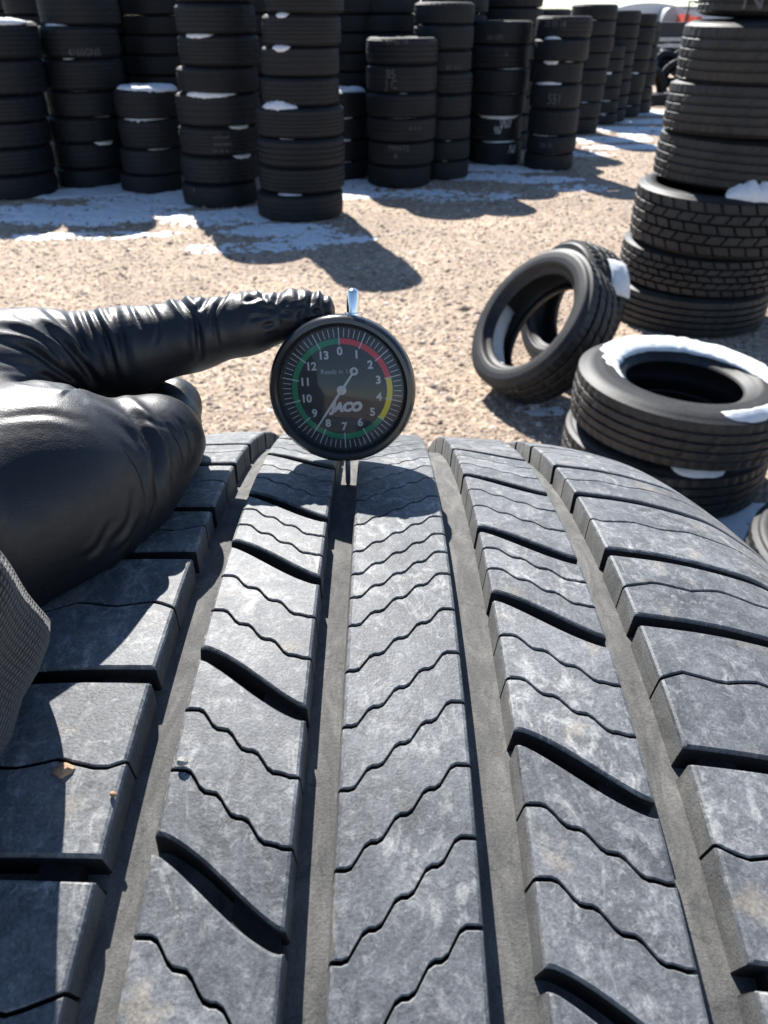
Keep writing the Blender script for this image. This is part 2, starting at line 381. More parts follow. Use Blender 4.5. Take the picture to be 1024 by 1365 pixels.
ORD = ['lowest', 'second from ground', 'third from ground', 'fourth from ground', 'fifth from ground', 'sixth from ground', 'seventh from ground', 'eighth from ground', 'ninth from ground', 'tenth from ground']
def text_mesh(body, size, mat, depth=.0, shear=0, bold=0):
    cu = bpy.data.curves.new('lettering', 'FONT'); cu.body = body; cu.size = size; cu.align_x = 'CENTER'; cu.align_y = 'CENTER'
    cu.shear = shear; cu.extrude = depth; cu.offset = bold; cu.resolution_u = 4
    o = bpy.data.objects.new('lettering', cu); col.objects.link(o); bpy.context.view_layer.update()
    me = bpy.data.meshes.new_from_object(o.evaluated_get(bpy.context.evaluated_depsgraph_get()))
    bpy.data.objects.remove(o); bpy.data.curves.remove(cu); me.materials.clear(); me.materials.append(mat); return me
def chalk(parent, R, zc, ang, body, size, name='chalk_mark', mat='chalk'):
    """chalk writing wrapped on a tyre's tread, in the tyre's local frame (before its scale)"""
    me = text_mesh(body, size, M[mat])
    import bmesh
    bm = bmesh.new(); bm.from_mesh(me); bmesh.ops.triangulate(bm, faces=bm.faces[:])
    bmesh.ops.subdivide_edges(bm, edges=bm.edges[:], cuts=1)
    for v in bm.verts:
        a = ang + v.co.x / R; jit = random.uniform(-.002, .002)
        v.co = Vector(((R + .0035) * math.cos(a), (R + .0035) * math.sin(a), zc + v.co.y + jit))
    bm.to_mesh(me); bm.free()
    return obj(name, me, parent)
def snow_wedge(cx, cy, z, R, a0, a1, hgt, depth=.075, label='', full=False):
    """snow filling the notch above a tyre's shoulder, from angle a0 to a1 about the axis (0 = -Y, + towards +X); z = top of that tyre"""
    na = max(10, int((a1 - a0) / .035)); V = []; nc = 9
    surf = lambda r: -.026 * max(0, (r - (R - .062)) / .056) ** 2
    for i in range(na + 1):
        t = i / na; a = a0 + (a1 - a0) * t
        env = 1.0 if full else max(.0, math.sin(math.pi * t)) ** .55
        w1 = float(fbm(np.array([a * R * 26 + cx * 7]), np.array([z * 13 + cy]), 3)[0]); w2 = float(fbm(np.array([a * R * 40 + cy * 5]), np.array([z * 11 + 4]), 3)[0])
        ro = R - .007 - .030 * (1 - env) - .014 * w2; ri = ro - depth * (.6 + .4 * env)
        for j in range(nc):
            q = j / (nc - 1); r = ri + (ro - ri) * q
            top = hgt * 1.1 * (.45 + 1.1 * w1) * env * ((1 - q) ** .6 if not full else math.sin(math.pi * (.12 + .88 * q)) ** .6 if q < 1 else 0)
            V.append((cx + r * math.sin(a), cy - r * math.cos(a), z + surf(r) + top - (.001 if q == 1 else -.001)))
        for r, dz in ((ro - .012, -.034), (ri, -.034)): V.append((cx + r * math.sin(a), cy - r * math.cos(a), z + dz))
    Fc = grid_faces(na + 1, nc + 2, wrap_v=True)
    if not full: Fc += [tuple(range(nc + 2))[::-1], tuple(na * (nc + 2) + k for k in range(nc + 2))]
    me = new_mesh('snow_patch', V, Fc, M['snow'])
    import bmesh
    bm = bmesh.new(); bm.from_mesh(me); bmesh.ops.recalc_face_normals(bm, faces=bm.faces[:]); bm.to_mesh(me); bm.free()
    return tag(obj('snow_patch', me), label, 'snow', 'snow caught on the stacked tyres')
def stack(desc, rows, edges, variants=None, snow=(), chalks=(), group='tyres of the front stacks', shared=None):
    """rows: pixel rows of the tyre boundaries at the stack's front, from the ground up;
    edges: [(row, left, right)] outline of the stack, interpolated"""
    Yf = at_z(512, rows[0]).y; n = len(rows) - 1; ed = sorted(edges)
    ey = [e[0] for e in ed]; el = [e[1] for e in ed]; er = [e[2] for e in ed]
    zs = [0.0] + [z_on(r, Yf) for r in rows[1:]]
    d0 = x_on(np.interp(rows[0], ey, er), 0, Yf + .35) - x_on(np.interp(rows[0], ey, el), 0, Yf + .35)
    Yc = Yf + d0 / 2; out = []
    for k in range(n):
        ym = (rows[k] + rows[k + 1]) / 2; zm = (zs[k] + zs[k + 1]) / 2
        xl = x_on(np.interp(ym, ey, el), zm, Yc); xr = x_on(np.interp(ym, ey, er), zm, Yc)
        R = (xr - xl) / 2 * .985; cx = (xl + xr) / 2; h = zs[k + 1] - zs[k]
        me = VAR[(variants[k] if variants else random.randrange(4))]
        o = obj('tyre', me, None, (cx + random.uniform(-.014, .014), Yc + random.uniform(-.03, .03), zs[k] + (ground_h(cx, Yc) * 0)), (0, 0, random.uniform(0, 6.28)))
        o.scale = (R / .36, R / .36, (h - .0015) / .22)
        pos_ = 'topmost tyre' if k == n - 1 else ORD[k] + ' tyre' if k == 0 else 'tyre ' + ORD[k]
        tag(o, f'shaded {pos_} in a rear-row stack' if shared else f'{pos_} in {desc}', 'tyre', group); out.append((o, cx, Yc, zs[k], zs[k + 1], R))
    for k, pl, pr, hg in snow:          # k = boundary index: lies on tyre k-1
        o, cx, cy, z0, z1, R = out[k - 1]
        xa, xb = x_on(pl, z1, cy - R * .9), x_on(pr, z1, cy - R * .9)
        a0, a1 = (math.asin(max(-.98, min(.98, (q - cx) / R))) for q in (xa, xb))
        ps = 'topmost tyre' if k == n else ('lowest tyre' if k == 1 else 'tyre ' + ORD[k - 1])
        snow_wedge(cx, cy, z1, R, a0, a1, hg, label=f'snow on {ps} of {desc}')
    for k, px, body, size, zo in chalks:
        o, cx, cy, z0, z1, R = out[k]
        a = math.asin(max(-.9, min(.9, (x_on(px, z0, cy - R) - cx) / R)))
        chalk(o, .36, .11 + zo, -math.pi / 2 + a - o.rotation_euler.z, body, size, *(('snow_streak', 'snow') if '/' in body else ()))
    return out
A = 'the end stack with one bright sunlit rim'
stack(A, [268, 237, 200, 165, 130, 80, 28], [(28, -58, 50), (130, -50, 60), (268, -35, 77)], [3, 0, 3, 0, 3, 1], snow=[(6, -30, 40, .02)])
Bd = 'the tall stack beside the low snow-capped one'
stack(Bd, [252, 227, 191, 157, 122, 78, 34, -8, -46], [(0, 52, 157), (100, 58, 164), (122, 62, 160), (252, 78, 165)], [3, 3, 0, 3, 1, 0, 3, 1],
      snow=[(4, 90, 124, .016), (3, 118, 146, .014), (2, 126, 150, .014), (6, 50, 90, .03), (5, 82, 100, .012)], chalks=[(5, 116, '4165GN5', .07, -.07)])
C = 'the low four-tyre stack capped with snow'
cst = stack(C, [260, 235, 200, 160, 120], [(116, 155, 240), (260, 163, 243)], [3, 3, 0, 3], snow=[(3, 158, 238, .028), (2, 198, 230, .016)])
o, cx, cy, z0, z1, R = cst[-1]
snow_wedge(cx, cy, z1, R, -math.pi, math.pi - .0001, .018, .12, 'ring of sunlit snow capping ' + C, full=True)
D = 'the tall stack with pale chalk scrawl'
stack(D, [278, 248, 210, 170, 126, 90, 46, 4, -36], [(4, 234, 341), (120, 238, 346), (130, 232, 345), (278, 247, 344)], [3, 0, 1, 3, 1, 1, 0, 1],
      snow=[(4, 242, 318, .04), (6, 240, 285, .022), (3, 308, 332, .014), (2, 314, 334, .012)], chalks=[(2, 296, 'xwvxw', .05, .04), (2, 297, 'wxvwx', .055, -.01), (2, 293, 'xx w x', .05, -.06), (0, 262, '7', .07, .06)])
Ed = 'the broad stack with a midway snow wedge'
stack(Ed, [297, 262, 225, 187, 145, 105, 63, 18, -26, -62], [(0, 350, 457), (105, 348, 454), (143, 347, 452), (150, 340, 459), (297, 345, 460)], [3, 0, 2, 1, 0, 3, 1, 1, 0],
      snow=[(4, 340, 397, .05), (6, 356, 384, .02), (7, 362, 382, .014), (3, 368, 390, .012), (1, 365, 403, .014)])
Fd = 'the low snow-topped stack in deep shade'
fst = stack(Fd, [240, 217, 187, 157, 123], [(121, 420, 491), (240, 422, 489)], [3, 3, 3, 3], snow=[(3, 455, 474, .02), (2, 455, 471, .022), (1, 455, 472, .025)])
o, cx, cy, z0, z1, R = fst[-1]
snow_wedge(cx, cy, z1, R, -math.pi, math.pi - .0001, .02, .12, 'ring of snow capping ' + Fd, full=True)
G = 'the six-tyre stack with chalk marks'
stack(G, [252, 222, 190, 158, 125, 87, 50], [(50, 489, 587), (160, 488, 582), (252, 489, 573)], [0, 3, 3, 0, 3, 2], snow=[(3, 511, 560, .035), (4, 532, 544, .01)],
      chalks=[(5, 530, '27 45 14', .06, .075), (4, 522, '85', .10, .04), (4, 523, 'J C', .10, -.04), (2, 550, '· a a a', .07, .03), (1, 530, 'FRNTS', .075, .06), (1, 526, 'x', .09, .0)])
Hs = 'the slim stack behind the six-tyre stack'
stack(Hs, [241, 215, 188, 158, 127, 97, 67, 33, 2], [(0, 550, 632), (120, 550, 630), (241, 556, 626)], [3, 0, 3, 3, 2, 0, 1, 1], snow=[(2, 589, 604, .03), (1, 588, 598, .014)], chalks=[(5, 606, '235 70 17', .05, -.06)])
I = 'the stack with snow-streaked lug tyres'
stack(I, [222, 190, 155, 125, 92, 60, 27], [(25, 630, 713), (222, 628, 692)], [4, 4, 0, 3, 2, 3], snow=[(2, 628, 697, .045), (1, 640, 694, .03), (3, 657, 701, .035), (4, 660, 705, .035)],
      chalks=[(1, 674, '\\/\\///', .10, .045), (1, 664, '\\\\\\/', .09, -.01), (0, 680, '/\\//', .11, .045), (5, 660, '265 LRE', .06, -.04), (4, 675, 'x', .08, .03)])
J = 'the leaning seven-tyre stack with snow tufts'
jst = stack(J, [229, 206, 182, 146, 113, 82, 52, 21], [(21, 714, 790), (60, 712, 786), (120, 706, 774), (206, 700, 765), (229, 698, 763)], [3, 3, 0, 3, 0, 3, 2],
            snow=[(2, 704, 744, .03), (1, 712, 762, .015), (4, 712, 750, .10), (5, 723, 744, .08), (6, 724, 748, .10)], chalks=[(3, 737, '551', .13, -.02), (1, 725, '225 50', .07, 0), (6, 738, '23 55 18', .08, .03)])
K = 'the tall stack behind the leaning one'
stack(K, [180, 158, 137, 113, 93, 70, 48, 27, 5], [(10, 763, 825), (95, 752, 811), (180, 737, 795)], snow=[(2, 770, 786, .02)], group='tyres of the receding row of stacks')
L_ = 'the low stack in the receding row'
stack(L_, [167, 152, 135, 117, 97, 79, 61], [(60, 776, 835), (167, 759, 820)], snow=[(2, 800, 818, .03), (4, 806, 818, .02), (1, 798, 812, .02)], group='tyres of the receding row of stacks')
Mm = 'the stack behind the low receding one'
stack(Mm, [164, 146, 128, 108, 89, 70, 51, 32, 13], [(12, 798, 856), (164, 776, 831)], group='tyres of the receding row of stacks')
N = 'the last but one receding stack'
stack(N, [157, 142, 125, 98, 80, 58, 36, 17], [(16, 822, 879), (157, 795, 849)], snow=[(3, 842, 855, .04), (1, 836, 846, .03)], group='tyres of the receding row of stacks')
O = 'the last receding stack by the tyre heap'
stack(O, [152, 135, 116, 98, 80, 62, 44, 28], [(28, 832, 882), (152, 814, 866)], group='tyres of the receding row of stacks')
rear = 'dark shaded tyre in the rear row behind the front stacks'
for rows_top, bot, stp, l, r in [(-62, 236, 27, 5, 102), (-62, 232, 26.5, 88, 182), (-60, 236, 27, 160, 250), (-62, 238, 27.5, 290, 384), (-62, 226, 26, 425, 512), (-44, 226, 26, 472, 560), (-60, 218, 25, 566, 650), (-34, 202, 24, 640, 726), (-8, 195, 23, 690, 764), (-62, 214, 25, -40, 45), (-62, 212, 25, 235, 318), (-62, 205, 24, 348, 425), (-50, 202, 24, 560, 632)]:
    k = int((bot - rows_top) / stp); rows = [bot - stp * q for q in range(k + 1)]
    stack('', rows, [(0, l, r), (bot, l + (512 - l) * .09, r + (512 - r) * .09)], shared=rear, group='tyres of the rear row',
          snow=())

# ------------------------------------------------------------------ nearer tyres: carcass with ribs or blocks as parts
def rib_mesh(name, R, z0, z1, t2, gd, n, slot, slot_w, mat, zc, tilt=0):
    """one ring of tread between two grooves with fine crosswise cuts, z measured from the tyre's middle"""
    crown = lambda z: R - .006 * (z / t2) ** 2
    b = .0022
    prof = [(R - gd - .004, z0 - .001), (crown(z0) - b, z0), (crown(z0 + b), z0 + b), (crown((z0 + z1) / 2), (z0 + z1) / 2), (crown(z1 - b), z1 - b), (crown(z1) - b, z1), (R - gd - .004, z1 + .001)]
    V = []
    for i in range(n):
        for j, (r, z) in enumerate(prof):
            a = 2 * math.pi * (i + tilt * (z - z0) / (z1 - z0)) / n
            rr = r - (.0045 if slot and i % slot < slot_w and 1 <= j <= 5 else 0)
            V.append((rr * math.cos(a), rr * math.sin(a), z + zc))
    return sharp(new_mesh(name, V, grid_faces(n, len(prof), wrap_u=True), M[mat]), 30)
def near_tyre(name, R, w, rim, ribs, gd=.011, gw=.010, tw=.8, slot=4, n=160, mat='near_rubber', blocks=None):
    root = bpy.data.objects.new(name, None); col.objects.link(root); root.empty_display_size = .1
    t2 = w * tw / 2; h = w / 2
    # carcass without tread
    side = [tuple(p) for p in catmull([(rim, -w * .30), (rim + .006, -w * .34), (rim + .02, -w * .385), (rim + (R - rim) * .28, -h * .93), (rim + (R - rim) * .5, -h), (rim + (R - rim) * .78, -h * .95), (R - .020, -t2 - w * .035), (R - .006, -t2 - w * .005)], 4)]
    k = len(side)
    rings = []                               # fine moulded rings on the sidewall
    for q, (r, z) in enumerate(side):
        f = (r - rim) / (R - rim); rings.append((r, z - (.0022 if abs(f - .30) < .03 or abs(f - .72) < .03 or abs(f - .14) < .02 else 0)))
    fl = R - gd - .004
    prof = rings + [(fl, -t2 + .004), (fl, t2 - .004)] + [(r, -z) for r, z in reversed(rings)]
    inner = [tuple(p) for p in catmull([(rim, w * .30), (rim + .012, w * .28), (rim + (R - rim) * .5, h * .84), (R - .035, h * .62), (R - .026, 0), (R - .035, -h * .62), (rim + (R - rim) * .5, -h * .84), (rim + .012, -w * .28), (rim, -w * .30)], 4)][1:-1]
    allp = prof + inner; nn = 128
    v, _ = lathe([(r, z + h) for r, z in allp], nn)
    f = grid_faces(nn, len(allp), wrap_u=True, wrap_v=True)
    me = new_mesh('carcass', v, f, M[mat]); me.materials.append(M['inner_rubber'])
    me.polygons.foreach_set('material_index', [1 if (p % len(allp)) >= len(prof) - 1 else 0 for p in range(len(f))]); sharp(me, 40)
    obj('carcass', me, root)
    step = 2 * t2 / ribs
    for q in range(ribs):
        a = -t2 + q * step + (gw / 2 if q else 0); b = -t2 + (q + 1) * step - (gw / 2 if q < ribs - 1 else 0)
        edge = q in (0, ribs - 1)
        if not blocks:
            obj('tread_rib', rib_mesh('tread_rib', R, a, b, t2, gd, n, slot if edge else slot * 2, 1, mat, h, 1.5 if not edge else 0), root)
        else:
            import bmesh
            nb = blocks; da = 2 * math.pi / nb; crown = lambda z: R - .006 * (z / t2) ** 2
            V = []; us = [.06, .3, .55, .94]
            for lev, (dr, ins) in enumerate([(-gd - .004, -.06), (-.003, 0), (0, .05)]):
                for u0, s0 in [(.08, 0), (.5, 0), (.92, 0), (.92, .45), (.98, .55), (.92, 1), (.5, 1), (.08, 1), (.08, .55), (.02, .45)]:
                    u = .5 + (u0 - .5) * (1 - 2 * ins); s = .5 + (s0 - .5) * (1 - 2 * ins)
                    z = a + (b - a) * s; ang = da * (u + .28 * (s - .5) * (1 if q % 2 else -1)); r = crown(z) + dr
                    V.append((r * math.cos(ang), r * math.sin(ang), z + h))
            m = 10; Fc = [(l * m + k2, l * m + (k2 + 1) % m, (l + 1) * m + (k2 + 1) % m, (l + 1) * m + k2) for l in range(2) for k2 in range(m)] + [tuple(2 * m + k2 for k2 in range(m))]
            bme = new_mesh('tread_block', V, Fc, M[mat], False)
            bm = bmesh.new(); bm.from_mesh(bme); bmesh.ops.recalc_face_normals(bm, faces=bm.faces[:]); bm.to_mesh(bme); bm.free()
            for k2 in range(nb): obj('tread_block', bme, root, (0, 0, 0), (0, 0, da * (k2 + .5 * (q % 2)) + random.uniform(-.004, .004)))
    return root
# right-hand stack beside the open gravel
P_rows = [452, 400, 345, 262, 192, 115, 25, -52]; P_left = [817, 831, 846, 879, 892, 911, 940]
Yf = at_z(900, 452).y; P_R = [.42, .42, .43, .40, .40, .39, .37]
zs = [0] + [z_on(r, Yf) for r in P_rows[1:]]
P_lab = ['lowest tyre in the stack of big snowy tyres beside the leaning pair', 'blocky-tread tyre second from ground in the snowy big-tyre stack', 'chunky knobbly-tread tyre with snow on its shoulder in the big-tyre stack',
         'ribbed tyre resting right on the knobbly tyre with snow ledge', 'ribbed tyre with sunlit shoulder, third above the leaning pair in big-tyre stack', 'wide four-grooved tyre just below the chalk-lettered top tyre', 'topmost tyre of the big-tyre stack with white letters on its tread']
Pst = []
print('P heights', [round(b - a, 3) for a, b in zip(zs, zs[1:])])
for k in range(7):
    R = P_R[k]; z0, z1 = zs[k], zs[k + 1]; Yc = Yf + .41
    cx = x_on(P_left[k], (z0 + z1) / 2, Yc) + R
    t = near_tyre('tyre', R, (z1 - z0) - .002, R - .13, 5 if k < 3 else 5, gd=.017 if k < 3 else .010, blocks=((40, 34)[k - 1] if k in (1, 2) else None), gw=.009, slot=3 if k < 6 else 4, tw=.84)
    t.location = (cx, Yc + (0, .01, -.02, .02, 0, -.01, .02)[k], z0); t.rotation_euler = (math.radians((0, 0, .6, -1.4, 1.2, -1.0, 1.5)[k]), math.radians((0, .5, -.8, 1.6, -1.3, 1.2, -2)[k]), random.uniform(0, 6))
    tag(t, P_lab[k], 'tyre', 'tyres of the big-tyre stack'); Pst.append((t, cx, t.location.y, z0, z1, R))
o, cx, cy, z0, z1, R = Pst[2]
snow_wedge(cx, cy, z1, R, -.34, .85, .085, .12, 'thick white snow on the shoulder of the knobbly-tread tyre')
o, cx, cy, z0, z1, R = Pst[3]
snow_wedge(cx, cy, z1, R, .05, .85, .035, .07, 'thin snow line above the ribbed tyre on the knobbly one')
ch = chalk(Pst[6][0], Pst[6][5], (zs[7] - zs[6]) * .32, -math.pi / 2 - .62 - Pst[6][0].rotation_euler.z, 'NY', .13)
# lying pair
def lying(px, py, R, w, z0, tilt=(0, 0), **kw):
    p = at_z(px, py, 0); t = near_tyre('tyre', R, w, R - .135, 5, **kw); return t, p
S2z, S1z = .192, .198
p = at_z(892, 704, 0); Scx, Scy = x_on(893, .2, p.y + .35), p.y + .355
t = near_tyre('tyre', .355, S2z, .205, 5, slot=3, gd=.006, gw=.007); t.location = (Scx - .005, Scy + .01, 0); t.rotation_euler.z = 1
tag(t, 'tyre lying on the gravel beneath the snow-dusted open tyre', 'tyre', 'tyre pair lying by the worn tread')
t = near_tyre('tyre', .362, S1z, .192, 5, slot=3, gd=.006, gw=.007); t.location = (Scx + .006, Scy - .004, S2z + .012); t.rotation_euler = (math.radians(1.2), math.radians(2.0), .4)
tag(t, 'open tyre lying flat with a crescent of snow around its hole', 'tyre', 'tyre pair lying by the worn tread')
zt = S2z + S1z + .012
def flat_snow(cx, cy, z, prof, label, tiltx=0, tilty=0):
    """snow on the upper sidewall of a flat tyre: prof [(angle deg, r0, r1, height)], angle 0 = +X, counter-clockwise"""
    A_ = np.array(prof, float); aa = np.linspace(A_[0, 0], A_[-1, 0], 70); V = []; nc = 12
    for a in aa:
        r0, r1, hh = (np.interp(a, A_[:, 0], A_[:, k]) for k in (1, 2, 3))
        jit = float(fbm(np.array([a * .16]), np.array([3.3]), 4)[0]) - .5; r0 += jit * .012; r1 += jit * .055; hh *= 1 + 1.2 * (float(fbm(np.array([a * .3]), np.array([8.3]), 3)[0]) - .45)
        for j in range(nc):
            s = j / (nc - 1); r = r0 + (r1 - r0) * s
            f = (r - .192) / (.362 - .192); body = -.030 + .030 * max(0, 1 - ((f - .5) / .5) ** 2) ** .5 * 1.0
            top = hh * math.sin(math.pi * s) ** .5 * (.7 + .6 * float(fbm(np.array([a * .5]), np.array([s * 5.]), 3)[0]))
            x, y = r * math.cos(math.radians(a)), r * math.sin(math.radians(a))
            V.append((cx + x, cy + y, z + body + top - .003 + y * tiltx - x * tilty))
        x, y = (r0 + r1) / 2 * math.cos(math.radians(a)), (r0 + r1) / 2 * math.sin(math.radians(a))
        V.append((cx + x, cy + y, z - .04 + y * tiltx - x * tilty))
    Fc = grid_faces(len(aa), nc + 1, wrap_v=True) + [tuple(range(nc + 1))[::-1], tuple((len(aa) - 1) * (nc + 1) + k for k in range(nc + 1))]
    me = new_mesh('snow_patch', V, Fc, M['snow'])
    import bmesh
    bm = bmesh.new(); bm.from_mesh(me); bmesh.ops.recalc_face_normals(bm, faces=bm.faces[:]); bm.to_mesh(me); bm.free()
    return tag(obj('snow_patch', me), label, 'snow', 'snow on the lying tyre pair')
flat_snow(Scx + .006, Scy - .004, zt, [(-24, .28, .30, .002), (-8, .255, .335, .008), (20, .225, .338, .012), (50, .216, .348, .014), (85, .212, .348, .015), (112, .211, .342, .014), (132, .211, .325, .012), (148, .210, .29, .010), (165, .210, .258, .008), (180, .211, .236, .006), (192, .213, .224, .002)],
          'crescent of snow around the hole of the flat open tyre', .021, .035)
snow_wedge(Scx + .006, Scy - .004, zt - .004, .366, .04, .62, .012, .035, 'thin snow rim along the outer shoulder of the flat open tyre')
snow_wedge(Scx - .005, Scy + .01, S2z, .358, -.26, .34, .02, .05, 'thin snow line between the two lying tyres')
# leaning tyres
def leaning(px, py, n, R, w, rim, label, zf=None, **kw):
    n = Vector(n).normalized()
    zc = R * math.sqrt(1 - n.z ** 2) + w * .40 * n.z - .012
    zface = zc + n.z * w / 2; c_ = at_z(px, py, zface) - n * w / 2
    t = near_tyre('tyre', R, w, rim, 4, **kw); q = n.to_track_quat('Z', 'Y'); t.rotation_mode = 'QUATERNION'; t.rotation_quaternion = q
    t.location = c_ - n * (w / 2)
    tag(t, label, 'tyre', 'tyres leaning beside the big-tyre stack'); return t, c_, n
t1, c1, n1 = leaning(700, 420, (-.74, -.29, .60), .325, .215, .214, 'tyre leaning at a slant with its open side and hole facing up', slot=3)
t2_, c2, n2 = leaning(750, 434, (-.90, -.30, .30), .285, .20, .19, 'tyre with snow on its tread leaning behind the slanted open tyre', slot=3)
t2_.location += Vector((.02, .32, .0))
def patch_on(t, R, w, a0, a1, z0, z1, hgt, label, inside=False):
    """snow lying on a leaning tyre's tread or inside it, built in the tyre's frame and placed with its matrix"""
    bpy.context.view_layer.update(); mw = t.matrix_world; V = []; na, nz = 26, 10
    for i in range(na):
        u = i / (na - 1); a = a0 + (a1 - a0) * u
        for j in range(nz):
            v = j / (nz - 1); z = z0 + (z1 - z0) * v
            e = (max(0, math.sin(math.pi * u)) * max(0, math.sin(math.pi * v))) ** .45
            wob = .7 + .6 * float(fbm(np.array([a * 8.]), np.array([z * 40.]), 3)[0])
            r = (R + hgt * e * wob - .006) if not inside else (R - hgt * e * wob + .006)
            V.append(mw @ Vector((r * math.cos(a), r * math.sin(a), z)))
    k = len(V)
    for i in range(na):
        a = a0 + (a1 - a0) * i / (na - 1); r = R - .02 if not inside else R + .02
        for z in (z1, z0): V.append(mw @ Vector((r * math.cos(a), r * math.sin(a), z)))
    Fc = grid_faces(na, nz)
    for i in range(na - 1):
        b0, b1 = k + 2 * i, k + 2 * (i + 1); q0, q1 = i * nz, (i + 1) * nz
        Fc += [(q0 + nz - 1, b0, b1, q1 + nz - 1)[::-1], (b0, b0 + 1, b1 + 1, b1)[::-1], (b0 + 1, q0, q1, b1 + 1)[::-1]]
    me = new_mesh('snow_patch', V, Fc, M['snow'])
    import bmesh
    bm = bmesh.new(); bm.from_mesh(me); bmesh.ops.recalc_face_normals(bm, faces=bm.faces[:]); bm.to_mesh(me); bm.free()
    return tag(obj('snow_patch', me), label, 'snow', 'snow on the leaning tyres')
def local_angle(t, world_dir):
    bpy.context.view_layer.update(); d = t.matrix_world.to_3x3().inverted() @ Vector(world_dir); return math.atan2(d.y, d.x)
aL = local_angle(t1, (-.75, .15, -.6))
patch_on(t1, .325 - .03, .215, aL - 1.15, aL + 1.0, .045, .195, .085, 'strip of snow lying inside the slanted open tyre', True)
aT = local_angle(t2_, (.2, -.62, .75))
patch_on(t2_, .285, .20, aT - .34, aT + .3, .0, .11, .022, 'patch of snow on the tread of the rear leaning tyre')
# tyre at the edge of the view
p = at_z(1003, 775, .1)
t = near_tyre('tyre', .34, .21, .21, 5, slot=3); t.location = (p.x + .335, p.y, 0)
tag(t, 'separate tyre lying on snowy gravel next to the lying pair', 'tyre')

# ------------------------------------------------------------------ far end of the yard
def heap_tyre(px, py, z, Y, R, n, label):
    c_ = ray(px, py); c_ = c_ * (Y / c_.y) + Vector((0, 0, H)); c_.z = max(c_.z, z)
    o = obj('tyre', VAR[2], None); nn = Vector(n).normalized(); o.rotation_mode = 'QUATERNION'; o.rotation_quaternion = nn.to_track_quat('Z', 'Y')
    o.scale = (R / .36,) * 3; o.location = c_ - nn * (.11 * R / .36)
    return tag(o, label, 'tyre', 'loose tyres heaped at the end of the row')
Yh = 17.5
heap = 'loose tyre heaped at the far end of the receding row'
for px, py, Y, R, n in [(905, 108, 17.3, .40, (-.45, -.75, .35)), (872, 118, 17.0, .36, (.6, -.6, .3)), (905, 134, 16.6, .36, (0, 0, 1)), (880, 138, 16.4, .35, (0, .05, 1)), (890, 92, 18, .36, (.2, -.7, .6)), (915, 84, 18.2, .36, (-.2, -.5, .8)),
                        (878, 80, 18.4, .36, (0, -.3, 1)), (900, 76, 18.6, .36, (.1, -.2, 1)), (930, 100, 17.6, .36, (.3, -.6, .6)), (940, 128, 16.9, .36, (0, 0, 1)), (926, 118, 17.2, .36, (.1, .1, 1)), (955, 110, 17.4, .36, (-.1, 0, 1))]:
    heap_tyre(px, py, .1, Y, R, n, heap)
def blk(name, parent, mat, c_, s, bev=0): return obj(name, box_mesh(name, *s, M[mat], bev), parent, c_)
# dark flatbed trailer with steel rails
Yt = 24; xt = x_on(925, 1.2, Yt)
tr = bpy.data.objects.new('flatbed_trailer', None); col.objects.link(tr); tr.location = (xt, Yt, 0)
tag(tr, 'dark flatbed trailer with two pale side rails behind the tyre heap', 'trailer')
zt0 = z_on(62, Yt); blk('deck', tr, 'far_dark', (0, 0, z_on(40, Yt)), (7, 2.2, z_on(28, Yt) - z_on(49, Yt)), .03)
for yy in (51, 59): blk('side_rail', tr, 'steel', (0, -1.16, z_on(yy, Yt)), (6.9, .06, .085), .01)
blk('chassis', tr, 'far_dark', (0, 0, z_on(62, Yt) - .12), (6.6, 1.5, .25), .02)
wm = tyre_mesh('wheel_tyre', .45, .24, .27, 4)
for dx in (-2.2, -1.2, 1.6, 2.6):
    for yy in (-.95, .75): w_ = obj('wheel', wm, tr, (dx, yy, .45), (math.pi / 2, 0, 0))
for dx in (-1.7, 2.1): blk('axle_mount', tr, 'far_dark', (dx, 0, .62), (.9, 1.3, .3), .02)
# arched building
Ya = 62; ab = bpy.data.objects.new('arched_building', None); col.objects.link(ab)
xc = x_on(868, 2.5, Ya); ab.location = (xc, Ya, 0)
tag(ab, 'pale arched-roof building with a dark rounded end beyond the yard', 'building')
Rb, zb = x_on(898, 2, Ya) - xc, 1.0
ztop = z_on(4, Ya); hh = ztop - zb; V = []; na = 24
for yy in (0, 14):
    for k in range(na + 1):
        a = math.pi * k / na; V.append((-(Rb * 2.2) * math.cos(a), yy, zb + hh * math.sin(a)))
Fc = [(k, k + 1, na + 2 + k, na + 1 + k) for k in range(na)] + [tuple(range(na + 1)), tuple(range(na + 1, 2 * na + 2))[::-1]]
obj('roof', new_mesh('roof', V, Fc, M['far_white'], False), ab)
blk('wall', ab, 'far_grey', (0, 7, zb / 2), (Rb * 4.3, 13.9, zb), 0)
V = []; rd = (x_on(899, 2, Ya) - x_on(876, 2, Ya)) / 2; xo = x_on(887, 2, Ya) - xc
for yy in (-1.5, -.05):
    for k in range(na + 1):
        a = math.pi * k / na; V.append((xo - rd * math.cos(a), yy, .9 + (z_on(10, Ya) - .9) * math.sin(a)))
obj('end_bay', new_mesh('end_bay', V, Fc, M['far_grey'], False), ab)
Yw = 80
hw = bpy.data.objects.new('warehouse', None); col.objects.link(hw); hw.location = (x_on(935, 2, Yw), Yw, 0)
tag(hw, 'long low whitish warehouse on the skyline beside the arched building', 'building')
zw = z_on(13, Yw); blk('wall', hw, 'far_white', (3, 4, zw / 2), (16, 8, zw)); blk('roof', hw, 'far_grey', (3, 4, zw + .12), (16.5, 8.6, .24))
for dx in (-3, 1, 5, 9): blk('door', hw, 'far_grey', (dx, -.03, zw * .3), (1.6, .08, zw * .6))
